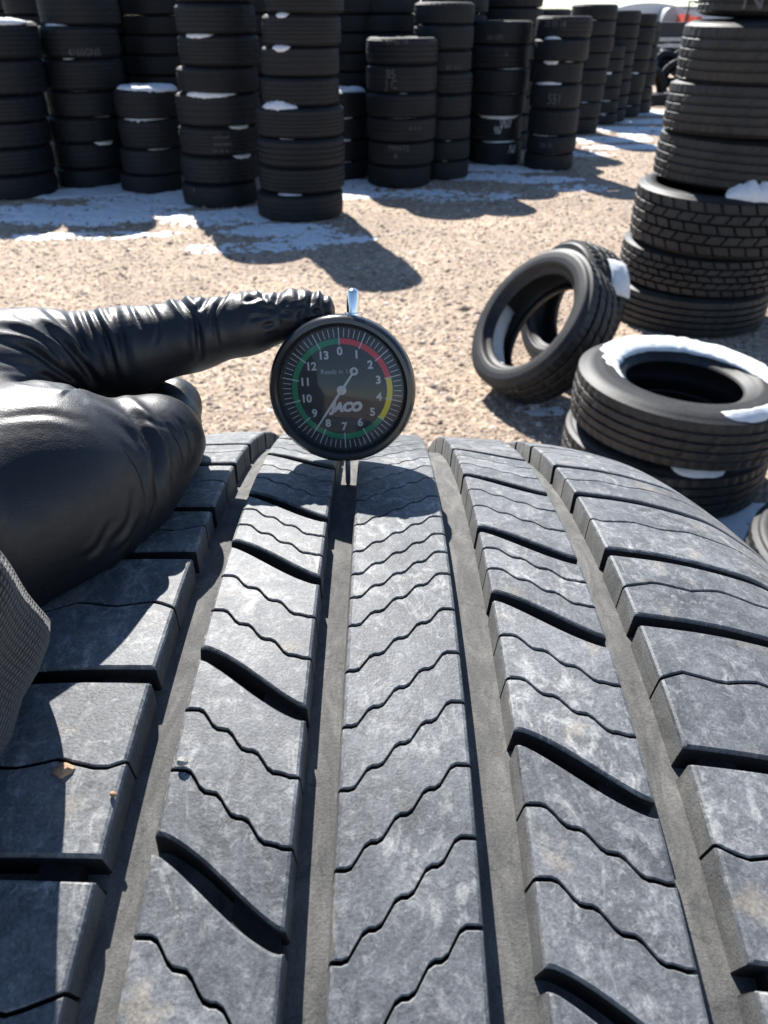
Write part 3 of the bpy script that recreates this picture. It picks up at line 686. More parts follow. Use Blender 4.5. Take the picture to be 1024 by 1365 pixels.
for px, lab in ((910, 'small red box trailer parked before the whitish warehouse'), (926, 'smaller orange-red bin beside the red box trailer')):
    Yr = 60; r_ = bpy.data.objects.new('red_container', None); col.objects.link(r_); r_.location = (x_on(px, 1.5, Yr), Yr, 0)
    hgt = z_on(19 if px == 910 else 22, Yr); tag(r_, lab, 'container')
    blk('body', r_, 'far_red', (0, 0, hgt / 2 + .1), (.36, 2, hgt - .2), .04)
    for dx in (-.1, .1): blk('rib', r_, 'far_red', (dx, -1.02, hgt / 2 + .1), (.06, .06, hgt - .4))
    blk('base', r_, 'far_dark', (0, 0, .05), (.34, 1.8, .1))
Yp = 45; lp = bpy.data.objects.new('light_pole', None); col.objects.link(lp); lp.location = (x_on(915, 1.4, Yp), Yp, 0)
tag(lp, 'thin bent lamp pole against the sky by the warehouse', 'lamp post')
zp = z_on(2, Yp); v, f = lathe([(0, 0), (.07, 0), (.045, zp), (0, zp)], 10); obj('pole', new_mesh('pole', v, f, M['far_dark']), lp)
blk('arm', lp, 'far_dark', (.16, 0, zp), (.42, .06, .06), .01); blk('lamp_head', lp, 'far_dark', (.42, 0, zp - .03), (.3, .16, .1), .02)

# ------------------------------------------------------------------ the worn tyre with the gauge
RT, TH = .35, 27.0
CY, CZ = .14831, H - .47223
CAM = math.radians(2.5); CX = .0046 - RT * math.sin(CAM)
# three tyres under it
for k in range(3):
    t = near_tyre('tyre', .36, .2165, .215, 5, slot=4); t.location = (CX, CY, .2165 * k); t.rotation_euler.z = k
    tag(t, ['lowest', 'middle', 'upper'][k] + ' of three flat tyres carrying the worn tread tyre', 'tyre', 'tyres carrying the worn tyre')
hp = np.array([(0, 0), (.05, .0006), (.07, .0016), (.10, .0072), (.118, .0160), (.134, .0275), (.15, .042), (.16, .054), (.170, .070), (.177, .086), (.18, .102)])
hx = np.linspace(0, .18, 400)
def _pchip(x, y, q):
    h = np.diff(x); d = np.diff(y) / h; m = np.zeros(len(x)); m[0] = 0; m[-1] = d[-1]
    for i in range(1, len(x) - 1): m[i] = 0 if d[i - 1] * d[i] <= 0 else 3 * (h[i - 1] + h[i]) / ((2 * h[i] + h[i - 1]) / d[i - 1] + (h[i] + 2 * h[i - 1]) / d[i])
    k = np.clip(np.searchsorted(x, q) - 1, 0, len(h) - 1); t = (q - x[k]) / h[k]
    return (2 * t**3 - 3 * t**2 + 1) * y[k] + (t**3 - 2 * t**2 + t) * h[k] * m[k] + (-2 * t**3 + 3 * t**2) * y[k + 1] + (t**3 - t**2) * h[k] * m[k + 1]
hy = _pchip(hp[:, 0], hp[:, 1], hx)
def drop(x): return np.interp(np.abs(x), hx, hy)
root = bpy.data.objects.new('worn_tyre', None); col.objects.link(root); root.location = (CX, CY, CZ); root.rotation_euler = (0, CAM, 0)
tag(root, 'large worn grey tyre standing upright, its siped tread under the dial gauge', 'tyre')
GD = .0078
def tyre_pt(x, th, r): return (x, r * math.sin(th), r * math.cos(th))
prof = []
for x in np.concatenate([np.arange(-.148, .1481, .004)]): prof.append((float(x), RT - drop(x) - GD))
sw = [(.153, RT - drop(.153) - .004), (.158, RT - drop(.158)), (.165, RT - drop(.165)), (.171, RT - drop(.171)), (.176, RT - drop(.176)), (.18, .246), (.178, .238), (.172, .230), (.16, .222), (.145, .216), (.135, .213)]
inner = [(.128, .218), (.145, .232), (.155, .25), (.15, .275), (.13, .30), (.09, .318), (0, .325)]
full = prof + sw + inner + [(-x, r) for x, r in reversed(inner[:-1])] + [(-x, r) for x, r in reversed(sw)]
nseg = 220; V = []
for i in range(nseg):
    a = 2 * math.pi * i / nseg
    for x, r in full: V.append(tyre_pt(x, a, r))
Fc = grid_faces(nseg, len(full), wrap_u=True, wrap_v=True, flip=True)
me = new_mesh('carcass', V, Fc, M['floor']); me.materials.append(M['near_rubber'])
np_ = len(prof); me.polygons.foreach_set('material_index', [0 if (p % len(full)) < np_ else 1 for p in range(len(Fc))]); sharp(me, 50)
obj('carcass', me, root)
D2R = math.pi / 180
def stair(s, n=3.5, a=1.0):
    s = min(1, max(0, (s - .10) / .80)); return s - a * math.sin(2 * math.pi * n * s) / (2 * math.pi * n)
def scurve(s): s = min(1, max(0, (s - .05) / .9)); return s * .70 + .30 * s * s * (3 - 2 * s)
def block(xa, xb, bl, bh, fl_l, fl_r, flare_lo, flare_hi):
    """tread block between x=xa..xb and the boundary curves bl(s), bh(s) (radians, gap already taken off)"""
    bev = .0007; W = xb - xa; nx = max(14, int(W / .0012)); nx = min(nx, 34)
    ulev = [(-fl_l, -GD - .0015), (0, -.0011), (.0003, -.0004), (bev + .0002, 0)]
    vr = [(u, d) for u, d in ulev] + [(bev + .0002 + (W - 2 * bev - .0004) * k / nx, 0) for k in range(1, nx)] + [(W - bev - .0002, 0), (W - .0003, -.0004), (W, -.0011), (W + fl_r, -GD - .0015)]
    b1 = 1.0 if flare_lo > .0003 else .5; b2 = 1.0 if flare_hi > .0003 else .5
    tl = [(-flare_lo, -GD - .0015), (0, -.0009 * b1), (.0002 * b1, -.0003 * b1), (.0006 * b1, 0)]
    th_ = [(.0006 * b2, 0), (.0002 * b2, -.0003 * b2), (0, -.0009 * b2), (-flare_hi, -GD - .0015)]
    V = []; cols_ = len(tl) + 3 + len(th_); assert cols_ == 11
    for u, du in vr:
        x = xa + u; s = min(1, max(0, u / W)); lo, hi = bl(s), bh(s); rr = RT - float(drop(x))
        rows = [(lo + t / RT, d) for t, d in tl]
        a, b = rows[-1][0], hi - th_[0][0] / RT
        rows += [(a + (b - a) * k / 4, 0) for k in (1, 2, 3)]
        rows += [(hi - t / RT, d) for t, d in th_]
        for th, d in rows: V.append(tyre_pt(x, th, rr + min(d, du)))
    return V, grid_faces(len(vr), cols_)
NCOL = 11
def block_mesh(name, V, Fc):
    me = new_mesh(name, V, Fc, M['tread']); me.materials.append(M['tread_wall_shade']); me.materials.append(M['floor'])
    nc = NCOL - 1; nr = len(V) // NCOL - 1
    me.polygons.foreach_set('material_index', [1 if j in (0, nc - 1) else 2 if i in (0, nr - 1) else 0 for i in range(nr) for j in range(nc)])  # slot and sipe walls take the rubber with shade in its colour
    return sharp(me, 22)
# slot and cut positions round the tyre (degrees from the top, + away from the camera), read off the photograph then carried on
def extend(seq, lo, hi, st):
    s = sorted(seq); k = 0
    while s[0] > lo: s.insert(0, s[0] - st[k % len(st)]); k += 1
    while s[-1] < hi: s.append(s[-1] + st[k % len(st)]); k += 1
    return s
LO, HI = -46, 62
slots2 = extend([-11.13, -3.85, 3.16, 8.2, 15.1], LO, HI, [7.2, 7.0, 5.4, 6.8])
slots4 = extend([-14.5, -7.16, -.1, 5.2, 12.12, 18.45], LO, HI, [7.2, 6.2, 5.6, 7.0])
slots1 = extend([-11.89, -4.93, 2.25, 6.52, 12.82, 17.91], LO, HI, [7.1, 5.6, 6.8])
slots5 = extend([-14.3, -7.6, -1.14, 3.76, 10.04, 15.17], LO, HI, [6.9, 5.4, 6.4])
cen = extend([-13.26, -10.74, -8.32, -5.83, -3.51, -1.1, 1.24, 2.91, 4.48, 6.2, 8.58, 11.22, 13.42, 15.28], LO, HI, [2.45, 2.1, 1.8, 2.3])
def with_sipes(slots, k, fr):
    out = []
    for a, b in zip(slots, slots[1:]):
        out.append((a, 'slot'))
        for q in range(k): out.append((a + (b - a) * fr[q], 'sipe'))
    out.append((slots[-1], 'slot')); return out
RIBS = [  # xa, xb, boundaries, slope as angle across from the anchor end, flare inner-left/right
    dict(xa=-.150, xb=-.0562, B=with_sipes(slots1, 1, [.5]), anchor=1, slope=.3, sw=.0042, sn=2.6),
    dict(xa=-.0474, xb=-.0212, B=with_sipes(slots2, 2, [.33, .645]), anchor=0, slope=-2.6, sw=.0042, sn=3.3),
    dict(xa=-.0134, xb=.0134, B=[(c, 'sipe') for c in cen], anchor=1, slope=-3.35, sw=.001, sn=3.8),
    dict(xa=.0233, xb=.0500, B=with_sipes(slots4, 2, [.355, .665]), anchor=0, slope=-2.45, sw=.0042, sn=3.3),
    dict(xa=.0594, xb=.150, B=with_sipes(slots5, 1, [.53]), anchor=0, slope=-1.0, sw=.0040, sn=2.6)]
rest = []; nblk = 0
def bound(rb, deg, kind, side, wob):
    gap = (rb['sw'] if kind == 'slot' else .00075) / 2 / RT; sgn = 1 if side == 'lo' else -1
    sl = rb['slope'] * D2R
    W = rb['xb'] - rb['xa']; wide = W > .05
    def f(s):
        q = s if rb['anchor'] == 0 else 1 - s
        if wide:
            if kind == 'slot': c_ = sl * q
            else: c_ = sl * q + (.26 * (math.asin(math.sin(q * 30 + wob)) / 1.57) * max(0, 1 - q * 1.1) + .22 * math.sin(q * 9 + wob)) * D2R
            g = gap * (1 - .35 * q)
        else:
            c_ = sl * (scurve(q) if kind == 'slot' else stair(q, rb['sn'], 1.0)); g = gap * (1.0 if kind == 'sipe' else .8 + .4 * math.sin(math.pi * q))
        return deg * D2R + c_ + sgn * g
    return f
for rb in RIBS:
    Bs = rb['B']; f_in = .0005
    for (a, ka), (b, kb) in zip(Bs, Bs[1:]):
        wob_a, wob_b = (a * 37.7) % 6.28, (b * 37.7) % 6.28
        wide = rb['xb'] - rb['xa'] > .05
        V, Fc = block(rb['xa'], rb['xb'], bound(rb, a, ka, 'lo', wob_a), bound(rb, b, kb, 'hi', wob_b), .0006 if wide and rb['xa'] < 0 else f_in, .0006 if wide and rb['xa'] > 0 else f_in,
                      .0006 if ka == 'slot' else .00012, .0006 if kb == 'slot' else .00012)
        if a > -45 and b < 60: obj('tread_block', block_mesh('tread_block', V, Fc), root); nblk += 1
    # the part of the ring that faces away: plain repeats of the same cuts in one piece
    a0, a1 = Bs[-1][0], Bs[0][0] + 360; k = int((a1 - a0) / 6.5); st = (a1 - a0) / k
    for q in range(k):
        a, b = a0 + q * st, a0 + (q + 1) * st
        V, Fc = block(rb['xa'], rb['xb'], bound(rb, a, 'slot', 'lo', 0), bound(rb, b, 'slot', 'hi', 0), f_in, f_in, .0006, .0006); rest.append((V, Fc))
V, Fc = join(rest); tag(obj('tread_ring', sharp(new_mesh('tread_ring', V, Fc, M['tread']), 22), root), kind='stuff')
# tie bars in the slots of the side ribs
for rb in (RIBS[0], RIBS[1], RIBS[3], RIBS[4]):
    for a, ka in rb['B']:
        if ka != 'slot' or not -40 < a < 40: continue
        wide = rb['xb'] - rb['xa'] > .05
        xs_ = ((rb['xb'] - .012, rb['xb'] - .004) if rb['xa'] < 0 else (rb['xa'] + .004, rb['xa'] + .012)) if wide else (rb['xb'] - .010, rb['xb'] - .001)
        V = []; fl_, fh_ = bound(rb, a, 'slot', 'hi', 0), bound(rb, a, 'slot', 'lo', 0)
        for k in range(5):
            x = xs_[0] + (xs_[1] - xs_[0]) * k / 4; s = (x - rb['xa']) / (rb['xb'] - rb['xa'])
            for th, r in ((fl_(s) - .001, RT - GD - .002), (fl_(s) - .001, RT - .0034), (fh_(s) + .001, RT - .0034), (fh_(s) + .001, RT - GD - .002)): V.append(tyre_pt(x, th, r - float(drop(x))))
        obj('tie_bar', new_mesh('tie_bar', V, grid_faces(5, 4) + [(0, 1, 2, 3), (19, 18, 17, 16)], M['tread_wall_shade'], False), root)
print('tread blocks', nblk)
# pebbles caught on the tread
def tread_hit(px, py, rr=None):
    r = ray(px, py); r_ = RT if rr is None else rr
    cy, cz = CY, CZ - H; A_ = r.y ** 2 + r.z ** 2; b = r.y * cy + r.z * cz
    q = b * b - A_ * (cy * cy + cz * cz - r_ * r_); t = (b - math.sqrt(max(q, 0))) / A_
    return r * t + Vector((0, 0, H))
import bmesh
for px, py, s, lab, tone in [(84, 1026, .0016, 'tan pebble caught in a wavy cut of the worn tread', (.42, .27, .16)), (244, 1017, .0010, 'tiny grey stone on the inner rib of the worn tread', (.3, .29, .27)), (151, 1060, .0006, 'brown grit speck beside the tan pebble', (.3, .18, .1))]:
    bm = bmesh.new(); bmesh.ops.create_icosphere(bm, subdivisions=2, radius=s)
    for v in bm.verts: v.co *= 1 + .22 * math.sin(v.co.x * 3000 + v.co.y * 4100 + 1) * math.cos(v.co.z * 2700)
    me = bpy.data.meshes.new('pebble'); bm.to_mesh(me); bm.free(); me.materials.append(simple('pebble_' + lab[:3], tone, .7, nscale=900, var=.4, bumpd=.0004))
    c_ = tread_hit(px, py, RT + (.0016 if px < 200 else .0018)); c_.z += s * .55 - .0012 * (px < 100); o = obj('pebble', me, None, c_); o.scale = (1.25, 1, .8); tag(o, lab, 'pebble')

# ------------------------------------------------------------------ dial gauge
PHI = math.radians(13.2); HC = .0274; RG = .0247
nrm = Vector((0, math.sin(PHI), math.cos(PHI)))
crown = Vector((0, CY, CZ)) + nrm * RT
gx = (457 - 512) / F_PX * .2480
gmat = Matrix(((1, 0, 0, gx), (0, math.sin(PHI), -math.cos(PHI), crown.y), (0, math.cos(PHI), math.sin(PHI), crown.z), (0, 0, 0, 1)))
g = bpy.data.objects.new('dial_gauge', None); col.objects.link(g); g.matrix_world = gmat @ Matrix.Rotation(math.radians(-5), 4, 'Y')
tag(g, 'round black dial tread-depth gauge with coloured scale standing on the tyre', 'gauge')
def ring_part(name, prof, mat, parent, n=96, closed=False):
    """lathe about the dial's axis (local Z), centred on the case"""
    v, f = lathe(prof, n); 
    if closed: f = grid_faces(n, len(prof), wrap_u=True, wrap_v=True)
    me = new_mesh(name, [(x, y + HC, z) for x, y, z in v], f, M[mat]); sharp(me, 35)
    import bmesh
    bm = bmesh.new(); bm.from_mesh(me); bmesh.ops.recalc_face_normals(bm, faces=bm.faces[:]); bm.to_mesh(me); bm.free()
    return obj(name, me, parent)
TF = .0052   # front of the dial above the mid plane
case = ring_part('case', [(0, -.0095), (RG * .80, -.0095), (RG * .90, -.0085), (RG * .955, -.006), (RG * .965, .001), (RG * .93, .003), (RG * .84, TF - .0022), (0, TF - .0022)], 'case', g)
ring_part('bezel', [(RG * .95, .0005), (RG * .985, .0010), (RG, .0022), (RG, .0046), (RG * .985, .0062), (RG * .95, .0070), (RG * .90, .0070), (RG * .872, .0062), (RG * .862, .0056), (RG * .852, .0058), (RG * .842, .0050), (RG * .838, TF - .0030), (RG * .93, TF - .003)], 'bezel', g, closed=True)
face = ring_part('dial_face', [(0, TF - .0016), (RG * .838, TF - .0016), (RG * .838, TF - .0024), (0, TF - .0024)], 'dial', g)
ring_part('glass', [(0, TF + .0006), (RG * .5, TF + .0004), (RG * .845, TF - .0004), (RG * .845, TF - .0008), (RG * .5, TF), (0, TF + .0002)], 'glass', g)
ZF = TF - .0016; ROT = 2.5
def polar(r, deg): a = math.radians(90 - deg + ROT); return r * math.cos(a), r * math.sin(a) + HC
def band(name, mat, d0, d1, r0, r1):
    n = max(3, int((d1 - d0) / 3)); V = []
    for k in range(n + 1):
        d = d0 + (d1 - d0) * k / n
        for r in (r0, r1): x, y = polar(r, d); V.append((x, y, ZF + .00006))
    obj(name, new_mesh(name, V, grid_faces(n + 1, 2), M[mat], False), face)
ST = 360 / 14
band('red_band', 'red', .6, 3 * ST, RG * .615, RG * .69); band('yellow_band', 'yellow', 3 * ST, 5 * ST, RG * .615, RG * .69); band('green_band', 'green', 5 * ST, 359.6, RG * .615, RG * .69)
for k in range(70):
    major = k % 5 == 0; d = k * ST / 5; r0, r1 = (RG * .60, RG * .825) if major else (RG * .705, RG * .815); wd = RG * (.011 if major else .0075)
    a = math.radians(90 - d + ROT); dx, dy = math.cos(a), math.sin(a); V = []
    for r, s in ((r0, -1), (r0, 1), (r1, 1), (r1, -1)): V.append((r * dx - s * wd * .6 * dy, r * dy + s * wd * .6 * dx + HC, ZF + .00012))
    obj('tick_mark', new_mesh('tick_mark', V, [(0, 1, 2, 3)], M['print'], False), face)
for k in range(14):
    me = text_mesh(str(k), RG * .15, M['print'], bold=RG * .005); x, y = polar(RG * .515, k * ST); o = obj('numeral', me, face, (x, y, ZF + .0001)); o.rotation_euler = (0, 0, math.radians(ROT))
me = text_mesh('Reads in 1/32', RG * .092, M['print_grey']); x, y = polar(RG * .245, -2); obj('lettering', me, face, (x - RG * .02, y, ZF + .0001), (0, 0, math.radians(ROT)))
me = text_mesh('JACO', RG * .168, M['print'], shear=.28, bold=RG * .013); x, y = polar(RG * .245, 176); obj('brand_lettering', me, face, (x + RG * .02, y, ZF + .0001), (0, 0, math.radians(ROT)))
# needle
NA = 216.2; a = math.radians(90 - NA + ROT); ux, uy = math.cos(a), math.sin(a); zn = ZF + .0008; V = []
for r, wd in ((-RG * .26, .00032), (0, .00042), (RG * .2, .00046), (RG * .74, .00012)):
    for s, z in ((-1, zn), (1, zn), (1, zn + .00022), (-1, zn + .00022)): V.append((r * ux - s * wd * uy, r * uy + s * wd * ux + HC, z))
needle = obj('needle', new_mesh('needle', V, grid_faces(4, 4, wrap_v=True) + [(0, 1, 2, 3), (15, 14, 13, 12)], M['print'], False), g)
def small_ring(name, cx, cy, r0, r1, z, h, mat, parent):
    v, f = lathe([(r0, z), (r1, z), (r1, z + h), (r0, z + h)], 28); f = grid_faces(28, 4, wrap_u=True, wrap_v=True)
    return obj(name, new_mesh(name, [(x + cx, y + cy, q) for x, y, q in v], f, M[mat], False), parent)
small_ring('counterweight', -RG * .31 * ux, -RG * .31 * uy + HC, RG * .028, RG * .055, zn, .0003, 'print', needle)
small_ring('hub', 0, HC, RG * .030, RG * .064, zn + .0001, .0005, 'print', needle)
small_ring('pivot', 0, HC, .00001, RG * .028, zn - .0007, .0012, 'steel', needle)
def stem(name, prof, mat, x, z=0.0):
    v, f = lathe(prof, 32); me = new_mesh(name, [(a + x, c, b + z) for a, b, c in v], [q[::-1] for q in f], M[mat]); sharp(me, 35); return obj(name, me, g)
SX = .0036; ytop = HC + RG * .93
stem('plunger_cap', [(0, ytop - .001), (.0028, ytop - .001), (.0028, ytop + .0018), (.0021, ytop + .0020), (.0021, ytop + .0078), (.0018, ytop + .0089), (.0008, ytop + .0096), (0, ytop + .0097)], 'chrome', SX)
stem('probe', [(0, -GD + .0003), (.0006, -GD + .0003), (.0009, -GD + .0014), (.0009, .004), (0, .004)], 'steel', .0010)

# ------------------------------------------------------------------ gloved hand and sleeve
def rcone(P, a, b, ra, rb):
    a = np.array(a, np.float32); b = np.array(b, np.float32); ba = b - a; l2 = ba @ ba; rr = ra - rb; a2 = l2 - rr * rr; il2 = 1 / l2
    pa = P - a; y = pa @ ba; z = y - l2; t = pa * l2 - y[..., None] * ba; x2 = (t * t).sum(-1)
    y2 = y * y * l2; z2 = z * z * l2; k = np.sign(rr) * rr * rr * x2
    d = (np.sqrt(x2 * a2 * il2) + y * rr) * il2 - ra
    d = np.where(np.sign(z) * a2 * z2 > k, np.sqrt(x2 + z2) * il2 - rb, d)
    return np.where(np.sign(y) * a2 * y2 < k, np.sqrt(x2 + y2) * il2 - ra, d)
def smin(a, b, k): h = np.clip(.5 + .5 * (b - a) / k, 0, 1); return b * (1 - h) + a * h - k * h * (1 - h)
def hk(x, y, d): return tuple(at_depth(x, y, d))
def chain(P, pts, k=.004):
    d = None
    for (p, r), (q, s) in zip(pts, pts[1:]):
        e = rcone(P, p, q, r, s); d = e if d is None else smin(d, e, k)
    return d
S0 = Vector(at_depth(-172, 726, .150)); S1 = Vector((-.22, -.25, H - .26))
ax_ = (S1 - S0).normalized(); u_ = ax_.cross(Vector((0, 0, 1))).normalized(); v_ = u_.cross(ax_); Ls = (S1 - S0).length
def thumb_sdf(P):
    return chain(P, [(hk(-160, 745, .178), .033), (hk(-20, 684, .198), .0300), (hk(60, 652, .203), .0272), (hk(150, 630, .214), .0182), (hk(205, 592, .222), .0122), (hk(213, 585, .222), .0119)], .008)
def hand_sdf(P):
    index = chain(P, [(hk(-70, 520, .236), .0190), (hk(70, 480, .245), .0150), (hk(165, 468, .249), .0136), (hk(255, 447, .252), .0114), (hk(330, 432, .253), .0096), (hk(395, 419, .253), .0074), (hk(424, 414, .253), .0059)])
    back = chain(P, [(hk(-190, 640, .225), .028), (hk(-60, 520, .226), .0225), (hk(35, 487, .236), .0172)], .01)
    thumb = thumb_sdf(P)
    middle = chain(P, [(hk(-60, 560, .262), .017), (hk(120, 520, .272), .0120), (hk(232, 540, .268), .0092), (hk(238, 590, .252), .0084), (hk(190, 620, .245), .0075)], .003)
    ring = chain(P, [(hk(-80, 600, .272), .016), (hk(110, 560, .288), .0112), (hk(220, 575, .285), .0096), (hk(242, 600, .268), .0072), (hk(200, 620, .258), .0066)], .003)
    little = chain(P, [(hk(-100, 640, .275), .014), (hk(70, 590, .292), .0098), (hk(170, 590, .290), .0085), (hk(170, 625, .275), .0070)], .003)
    wrist = chain(P, [(hk(-150, 720, .190), .030), (tuple(S0 + ax_ * .026), .0335), (tuple(S0 + ax_ * .06), .034)], .01)
    palm = rcone(P, hk(-120, 640, .225), hk(20, 600, .245), .030, .020)
    body = smin(smin(back, palm, .012), wrist, .02)
    body = smin(body, index, .006); body = smin(body, little, .004); body = smin(body, ring, .003); body = smin(body, middle, .003)
    kx = .0026 + .016 * np.clip((-.080 - P[..., 0]) / .025, 0, 1)
    return smin(body, thumb, kx)
def surface_nets(sdf, lo, hi, h):
    lo = np.array(lo, np.float32); n = np.ceil((np.array(hi) - lo) / h).astype(int) + 1
    ax = [lo[k] + h * np.arange(n[k], dtype=np.float32) for k in range(3)]
    Fv = np.empty(n, np.float32)
    for i in range(n[0]):
        Y, Z = np.meshgrid(ax[1], ax[2], indexing='ij'); Fv[i] = sdf(np.stack([np.full_like(Y, ax[0][i]), Y, Z], -1))
    S = Fv < 0; c = n - 1
    corner = [(a, b, d) for a in (0, 1) for b in (0, 1) for d in (0, 1)]
    cnt = sum(S[a:a + c[0], b:b + c[1], d:d + c[2]].astype(np.int8) for a, b, d in corner)
    act = np.argwhere((cnt > 0) & (cnt < 8)); idx = -np.ones(c, int); idx[tuple(act.T)] = np.arange(len(act))
    acc = np.zeros((len(act), 3)); num = np.zeros(len(act))
    for i, p in enumerate(corner):
        for q in corner[i + 1:]:
            if sum(abs(u - v) for u, v in zip(p, q)) != 1: continue
            fa = Fv[tuple((act + p).T)]; fb = Fv[tuple((act + q).T)]; m = (fa < 0) != (fb < 0)
            t = np.where(m, fa / np.where(m, fa - fb, 1), 0); pt = np.array(p) + t[:, None] * (np.array(q) - np.array(p))
            acc += pt * m[:, None]; num += m
    V = (act + acc / num[:, None]) * h + lo; Fc = []
    for axis in range(3):
        o1, o2 = [k for k in range(3) if k != axis]
        sl0 = [slice(None)] * 3; sl1 = [slice(None)] * 3; sl0[axis] = slice(0, -1); sl1[axis] = slice(1, None)
        e = np.argwhere(S[tuple(sl0)] != S[tuple(sl1)])
        e = e[(e[:, o1] > 0) & (e[:, o2] > 0) & (e[:, o1] < c[o1]) & (e[:, o2] < c[o2])]
        sgn = S[tuple(e.T)]
        d1 = np.zeros(3, int); d1[o1] = 1; d2 = np.zeros(3, int); d2[o2] = 1
        q = np.stack([idx[tuple((e - d1 - d2).T)], idx[tuple((e - d2).T)], idx[tuple(e.T)], idx[tuple((e - d1).T)]], 1)
        flip = sgn if axis != 1 else ~sgn
        q = np.where(flip[:, None], q, q[:, ::-1]); Fc.append(q)
    return V, np.concatenate(Fc)
def poly_dist(px, py, pts):
    """distance to a polyline and how far along it (0..1) the nearest point lies"""
    d = np.full(px.shape, 1e9); u = np.zeros(px.shape); n = len(pts) - 1
    for k, ((x0, y0), (x1, y1)) in enumerate(zip(pts, pts[1:])):
        dx, dy = x1 - x0, y1 - y0; t = np.clip(((px - x0) * dx + (py - y0) * dy) / (dx * dx + dy * dy), 0, 1)
        e = np.hypot(px - x0 - t * dx, py - y0 - t * dy); m = e < d; d = np.where(m, e, d); u = np.where(m, (k + t) / n, u)
    return d, u
def make_hand():
    V, Fc = surface_nets(hand_sdf, (-.27, .03, H - .24), (-.012, .35, H - .045), .0012)
    me = bpy.data.meshes.new('gloved_hand'); me.from_pydata(V.tolist(), [], Fc.tolist())
    bm = bmesh.new(); bm.from_mesh(me); bmesh.ops.recalc_face_normals(bm, faces=bm.faces[:]); bm.to_mesh(me); bm.free()
    o = obj('gloved_hand', me); o.modifiers.new('s', 'SUBSURF').levels = 1; bpy.context.view_layer.update()
    me = bpy.data.meshes.new_from_object(o.evaluated_get(bpy.context.evaluated_depsgraph_get())); bpy.data.objects.remove(o)
    nv = len(me.vertices); V = np.empty(nv * 3); me.vertices.foreach_get('co', V); V = V.reshape(-1, 3)
    N_ = np.empty(nv * 3, np.float32); me.vertex_normals.foreach_get('vector', N_); N_ = N_.reshape(-1, 3).astype(float)
    ctr = V.mean(0)
    px, py = project(V); view = np.array([0, 0, H]) - V; view /= np.linalg.norm(view, axis=1, keepdims=True)
    facing = np.clip((N_ * view).sum(1) * 2.5 + .8, 0, 1)
    fold = [([(118, 521), (168, 546), (197, 582), (211, 628), (212, 690)], 6, .0019), ([(16, 416), (82, 458), (131, 518)], 5, .0011), ([(-10, 432), (55, 452), (112, 516)], 5, .0011), ([(-10, 452), (41, 466), (92, 503), (118, 524)], 5, .0012), ([(30, 412), (77, 446), (109, 480), (140, 527)], 5, .0012),
            ([(55, 410), (90, 440), (120, 478)], 4, .0008), ([(90, 410), (109, 456), (124, 488)], 5, .0010), ([(109, 410), (128, 458)], 4, .0009), ([(148, 404), (160, 440), (172, 500)], 6, .0012), ([(136, 404), (150, 440)], 4, .0007),
            ([(27, 507), (96, 518), (140, 532)], 4, .0006), ([(10, 490), (70, 505), (110, 523)], 4, .0006), ([(-10, 478), (60, 492)], 4, .0005), ([(0, 503), (50, 512)], 3, .0004),
            ([(240, 398), (262, 430), (268, 482)], 4, .0014), ([(232, 398), (250, 424), (256, 440)], 3, .0009), ([(196, 400), (212, 432), (206, 462)], 3, .0005), ([(300, 393), (286, 420), (292, 472)], 3, .0008), ([(276, 396), (262, 418)], 3, .0007), ([(118, 404), (142, 450), (158, 512)], 4, .0011), ([(172, 404), (190, 440)], 3, .0006),
            ([(150, 560), (185, 590), (200, 615)], 5, .0004),
            ([(196, 560), (222, 590), (236, 640)], 2.6, .0005), ([(214, 556), (240, 590), (248, 625)], 2.4, .0005), ([(230, 550), (252, 580), (256, 610)], 2.2, .0004), ([(178, 575), (205, 612), (216, 668)], 2.8, .0005), ([(160, 590), (188, 630), (200, 690)], 3, .0005), ([(176, 548), (205, 566), (226, 572)], 3, .0004),
            ([(186, 690), (170, 722), (150, 742)], 2.6, .0005), ([(196, 700), (184, 735), (168, 752)], 2.4, .0004), ([(206, 670), (196, 708)], 2.4, .0004), ([(-20, 560), (60, 552), (120, 566)], 5, .0003),
            ([(150, 690), (130, 730), (110, 745)], 4, .0005), ([(180, 650), (170, 700), (140, 730)], 4, .0005)]
    r2 = random.Random(11)
    x = 318
    while x < 440:     # crumpled fingertip
        y0 = 386; yb = r2.uniform(412, 462); lean_ = r2.uniform(-26, 26)
        fold.append(([(x, y0), (x + lean_ * .45 + r2.uniform(-5, 5), (y0 + yb) / 2), (x + lean_, yb)], r2.uniform(2.6, 5.0), r2.uniform(.0002, .0008) * (.6 if x < 375 else 1.1)))
        x += r2.uniform(6, 24)
    for _ in range(9):
        xx = r2.uniform(320, 415); yy = r2.uniform(398, 440); fold.append(([(xx, yy), (xx + r2.uniform(14, 34), yy + r2.uniform(-12, 8))], 3.2, .0006))
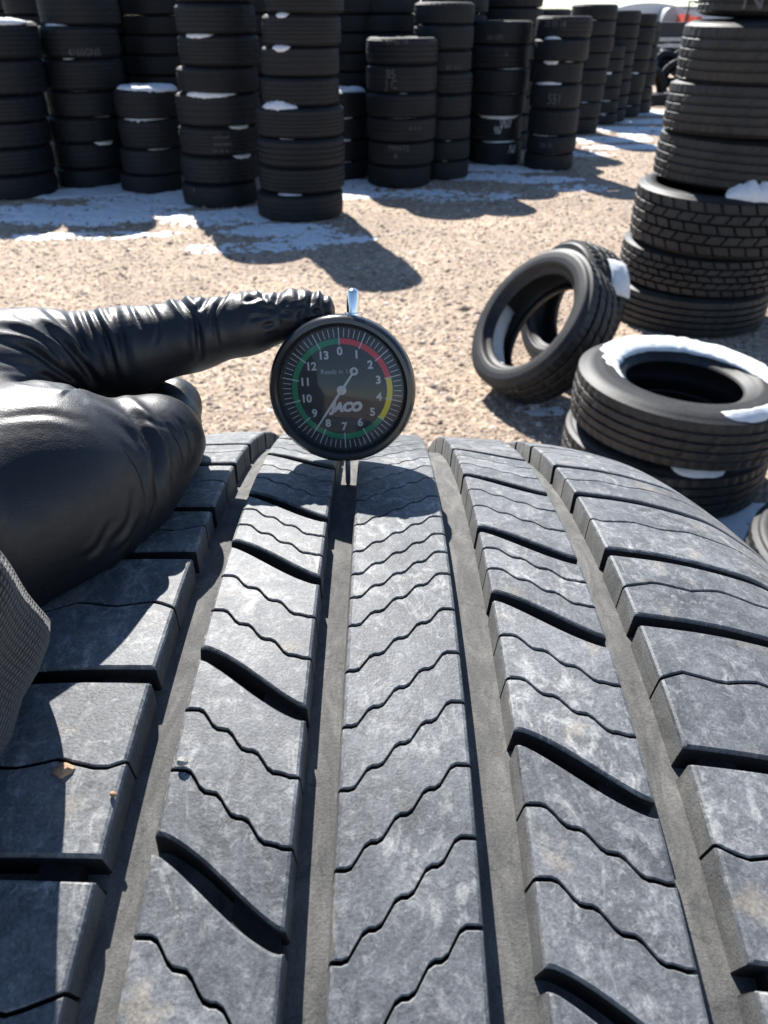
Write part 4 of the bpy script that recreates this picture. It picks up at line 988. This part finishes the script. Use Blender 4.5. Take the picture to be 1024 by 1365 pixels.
    disp = np.zeros(len(V)); vd = V[:, 1] * cp - (V[:, 2] - H) * sp_; isthumb = thumb_sdf(V.astype(np.float32)) < .0016
    for pts, w, dep in fold:
        pts = [tuple(q) for q in catmull(pts, 5)] if len(pts) > 2 else pts
        d, uu = poly_dist(px, py, pts); taper = np.clip(np.minimum(uu if pts[0][1] > 402 else 1, 1 - uu) * 2.6, 0, 1) ** .8; msk = isthumb if max(q[1] for q in pts) > 545 else (~isthumb | (V[:, 0] < -.082)); msk = msk * taper; disp += msk * -dep * np.exp(-(d / w) ** 2) + msk * .55 * dep * np.exp(-((d - 2.1 * w) / (1.1 * w)) ** 2)
    V = V + N_ * (np.clip(disp, -.0022, .0016) * facing)[:, None]
    me.vertices.foreach_set('co', V.ravel()); me.materials.clear(); me.materials.append(M['glove'])
    me.polygons.foreach_set('use_smooth', [True] * len(me.polygons)); me.update(); return me
person = bpy.data.objects.new('person', None); col.objects.link(person)
tag(person, 'hand in a tight black rubber glove and knit sleeve, pointing finger pressing the gauge', 'hand')
obj('gloved_hand', make_hand(), person)
# sleeve: a thick knit tube about the forearm with a turned lip
sp = [(.0345, .006, 0), (.0365, -.001, 1), (.0382, -.0015, 1), (.0397, .002, 1), (.0400, .008, 1), (.0392, .014, 1), (.0404, .022, 1), (.0410, .04, 1), (.046, .07, 1), (.047, .11, 1), (.050, .2, 1), (.054, Ls, 1)]
nn = 72; V = []; UV = []
for i in range(nn + 1):
    a = 2 * math.pi * i / nn
    for j, (r, d, _) in enumerate(sp):
        rr = r + .0016 * math.sin(3 * a + d * 60) + .0012 * math.sin(7 * a - d * 90 + 1); dd = d + .003 * math.sin(2 * a + 1)
        V.append(S0 + ax_ * dd + (u_ * math.cos(a) + v_ * math.sin(a)) * rr); UV.append((a * .045 * 10, d * 10 if j > 1 else -.02 + j * .01))
Fc = grid_faces(nn + 1, len(sp))
me = new_mesh('sleeve', V, Fc, M['knit']); uvl = me.uv_layers.new(name='UVMap')
for lp_ in me.loops: uvl.data[lp_.index].uv = UV[lp_.vertex_index]
obj('sleeve', me, person)
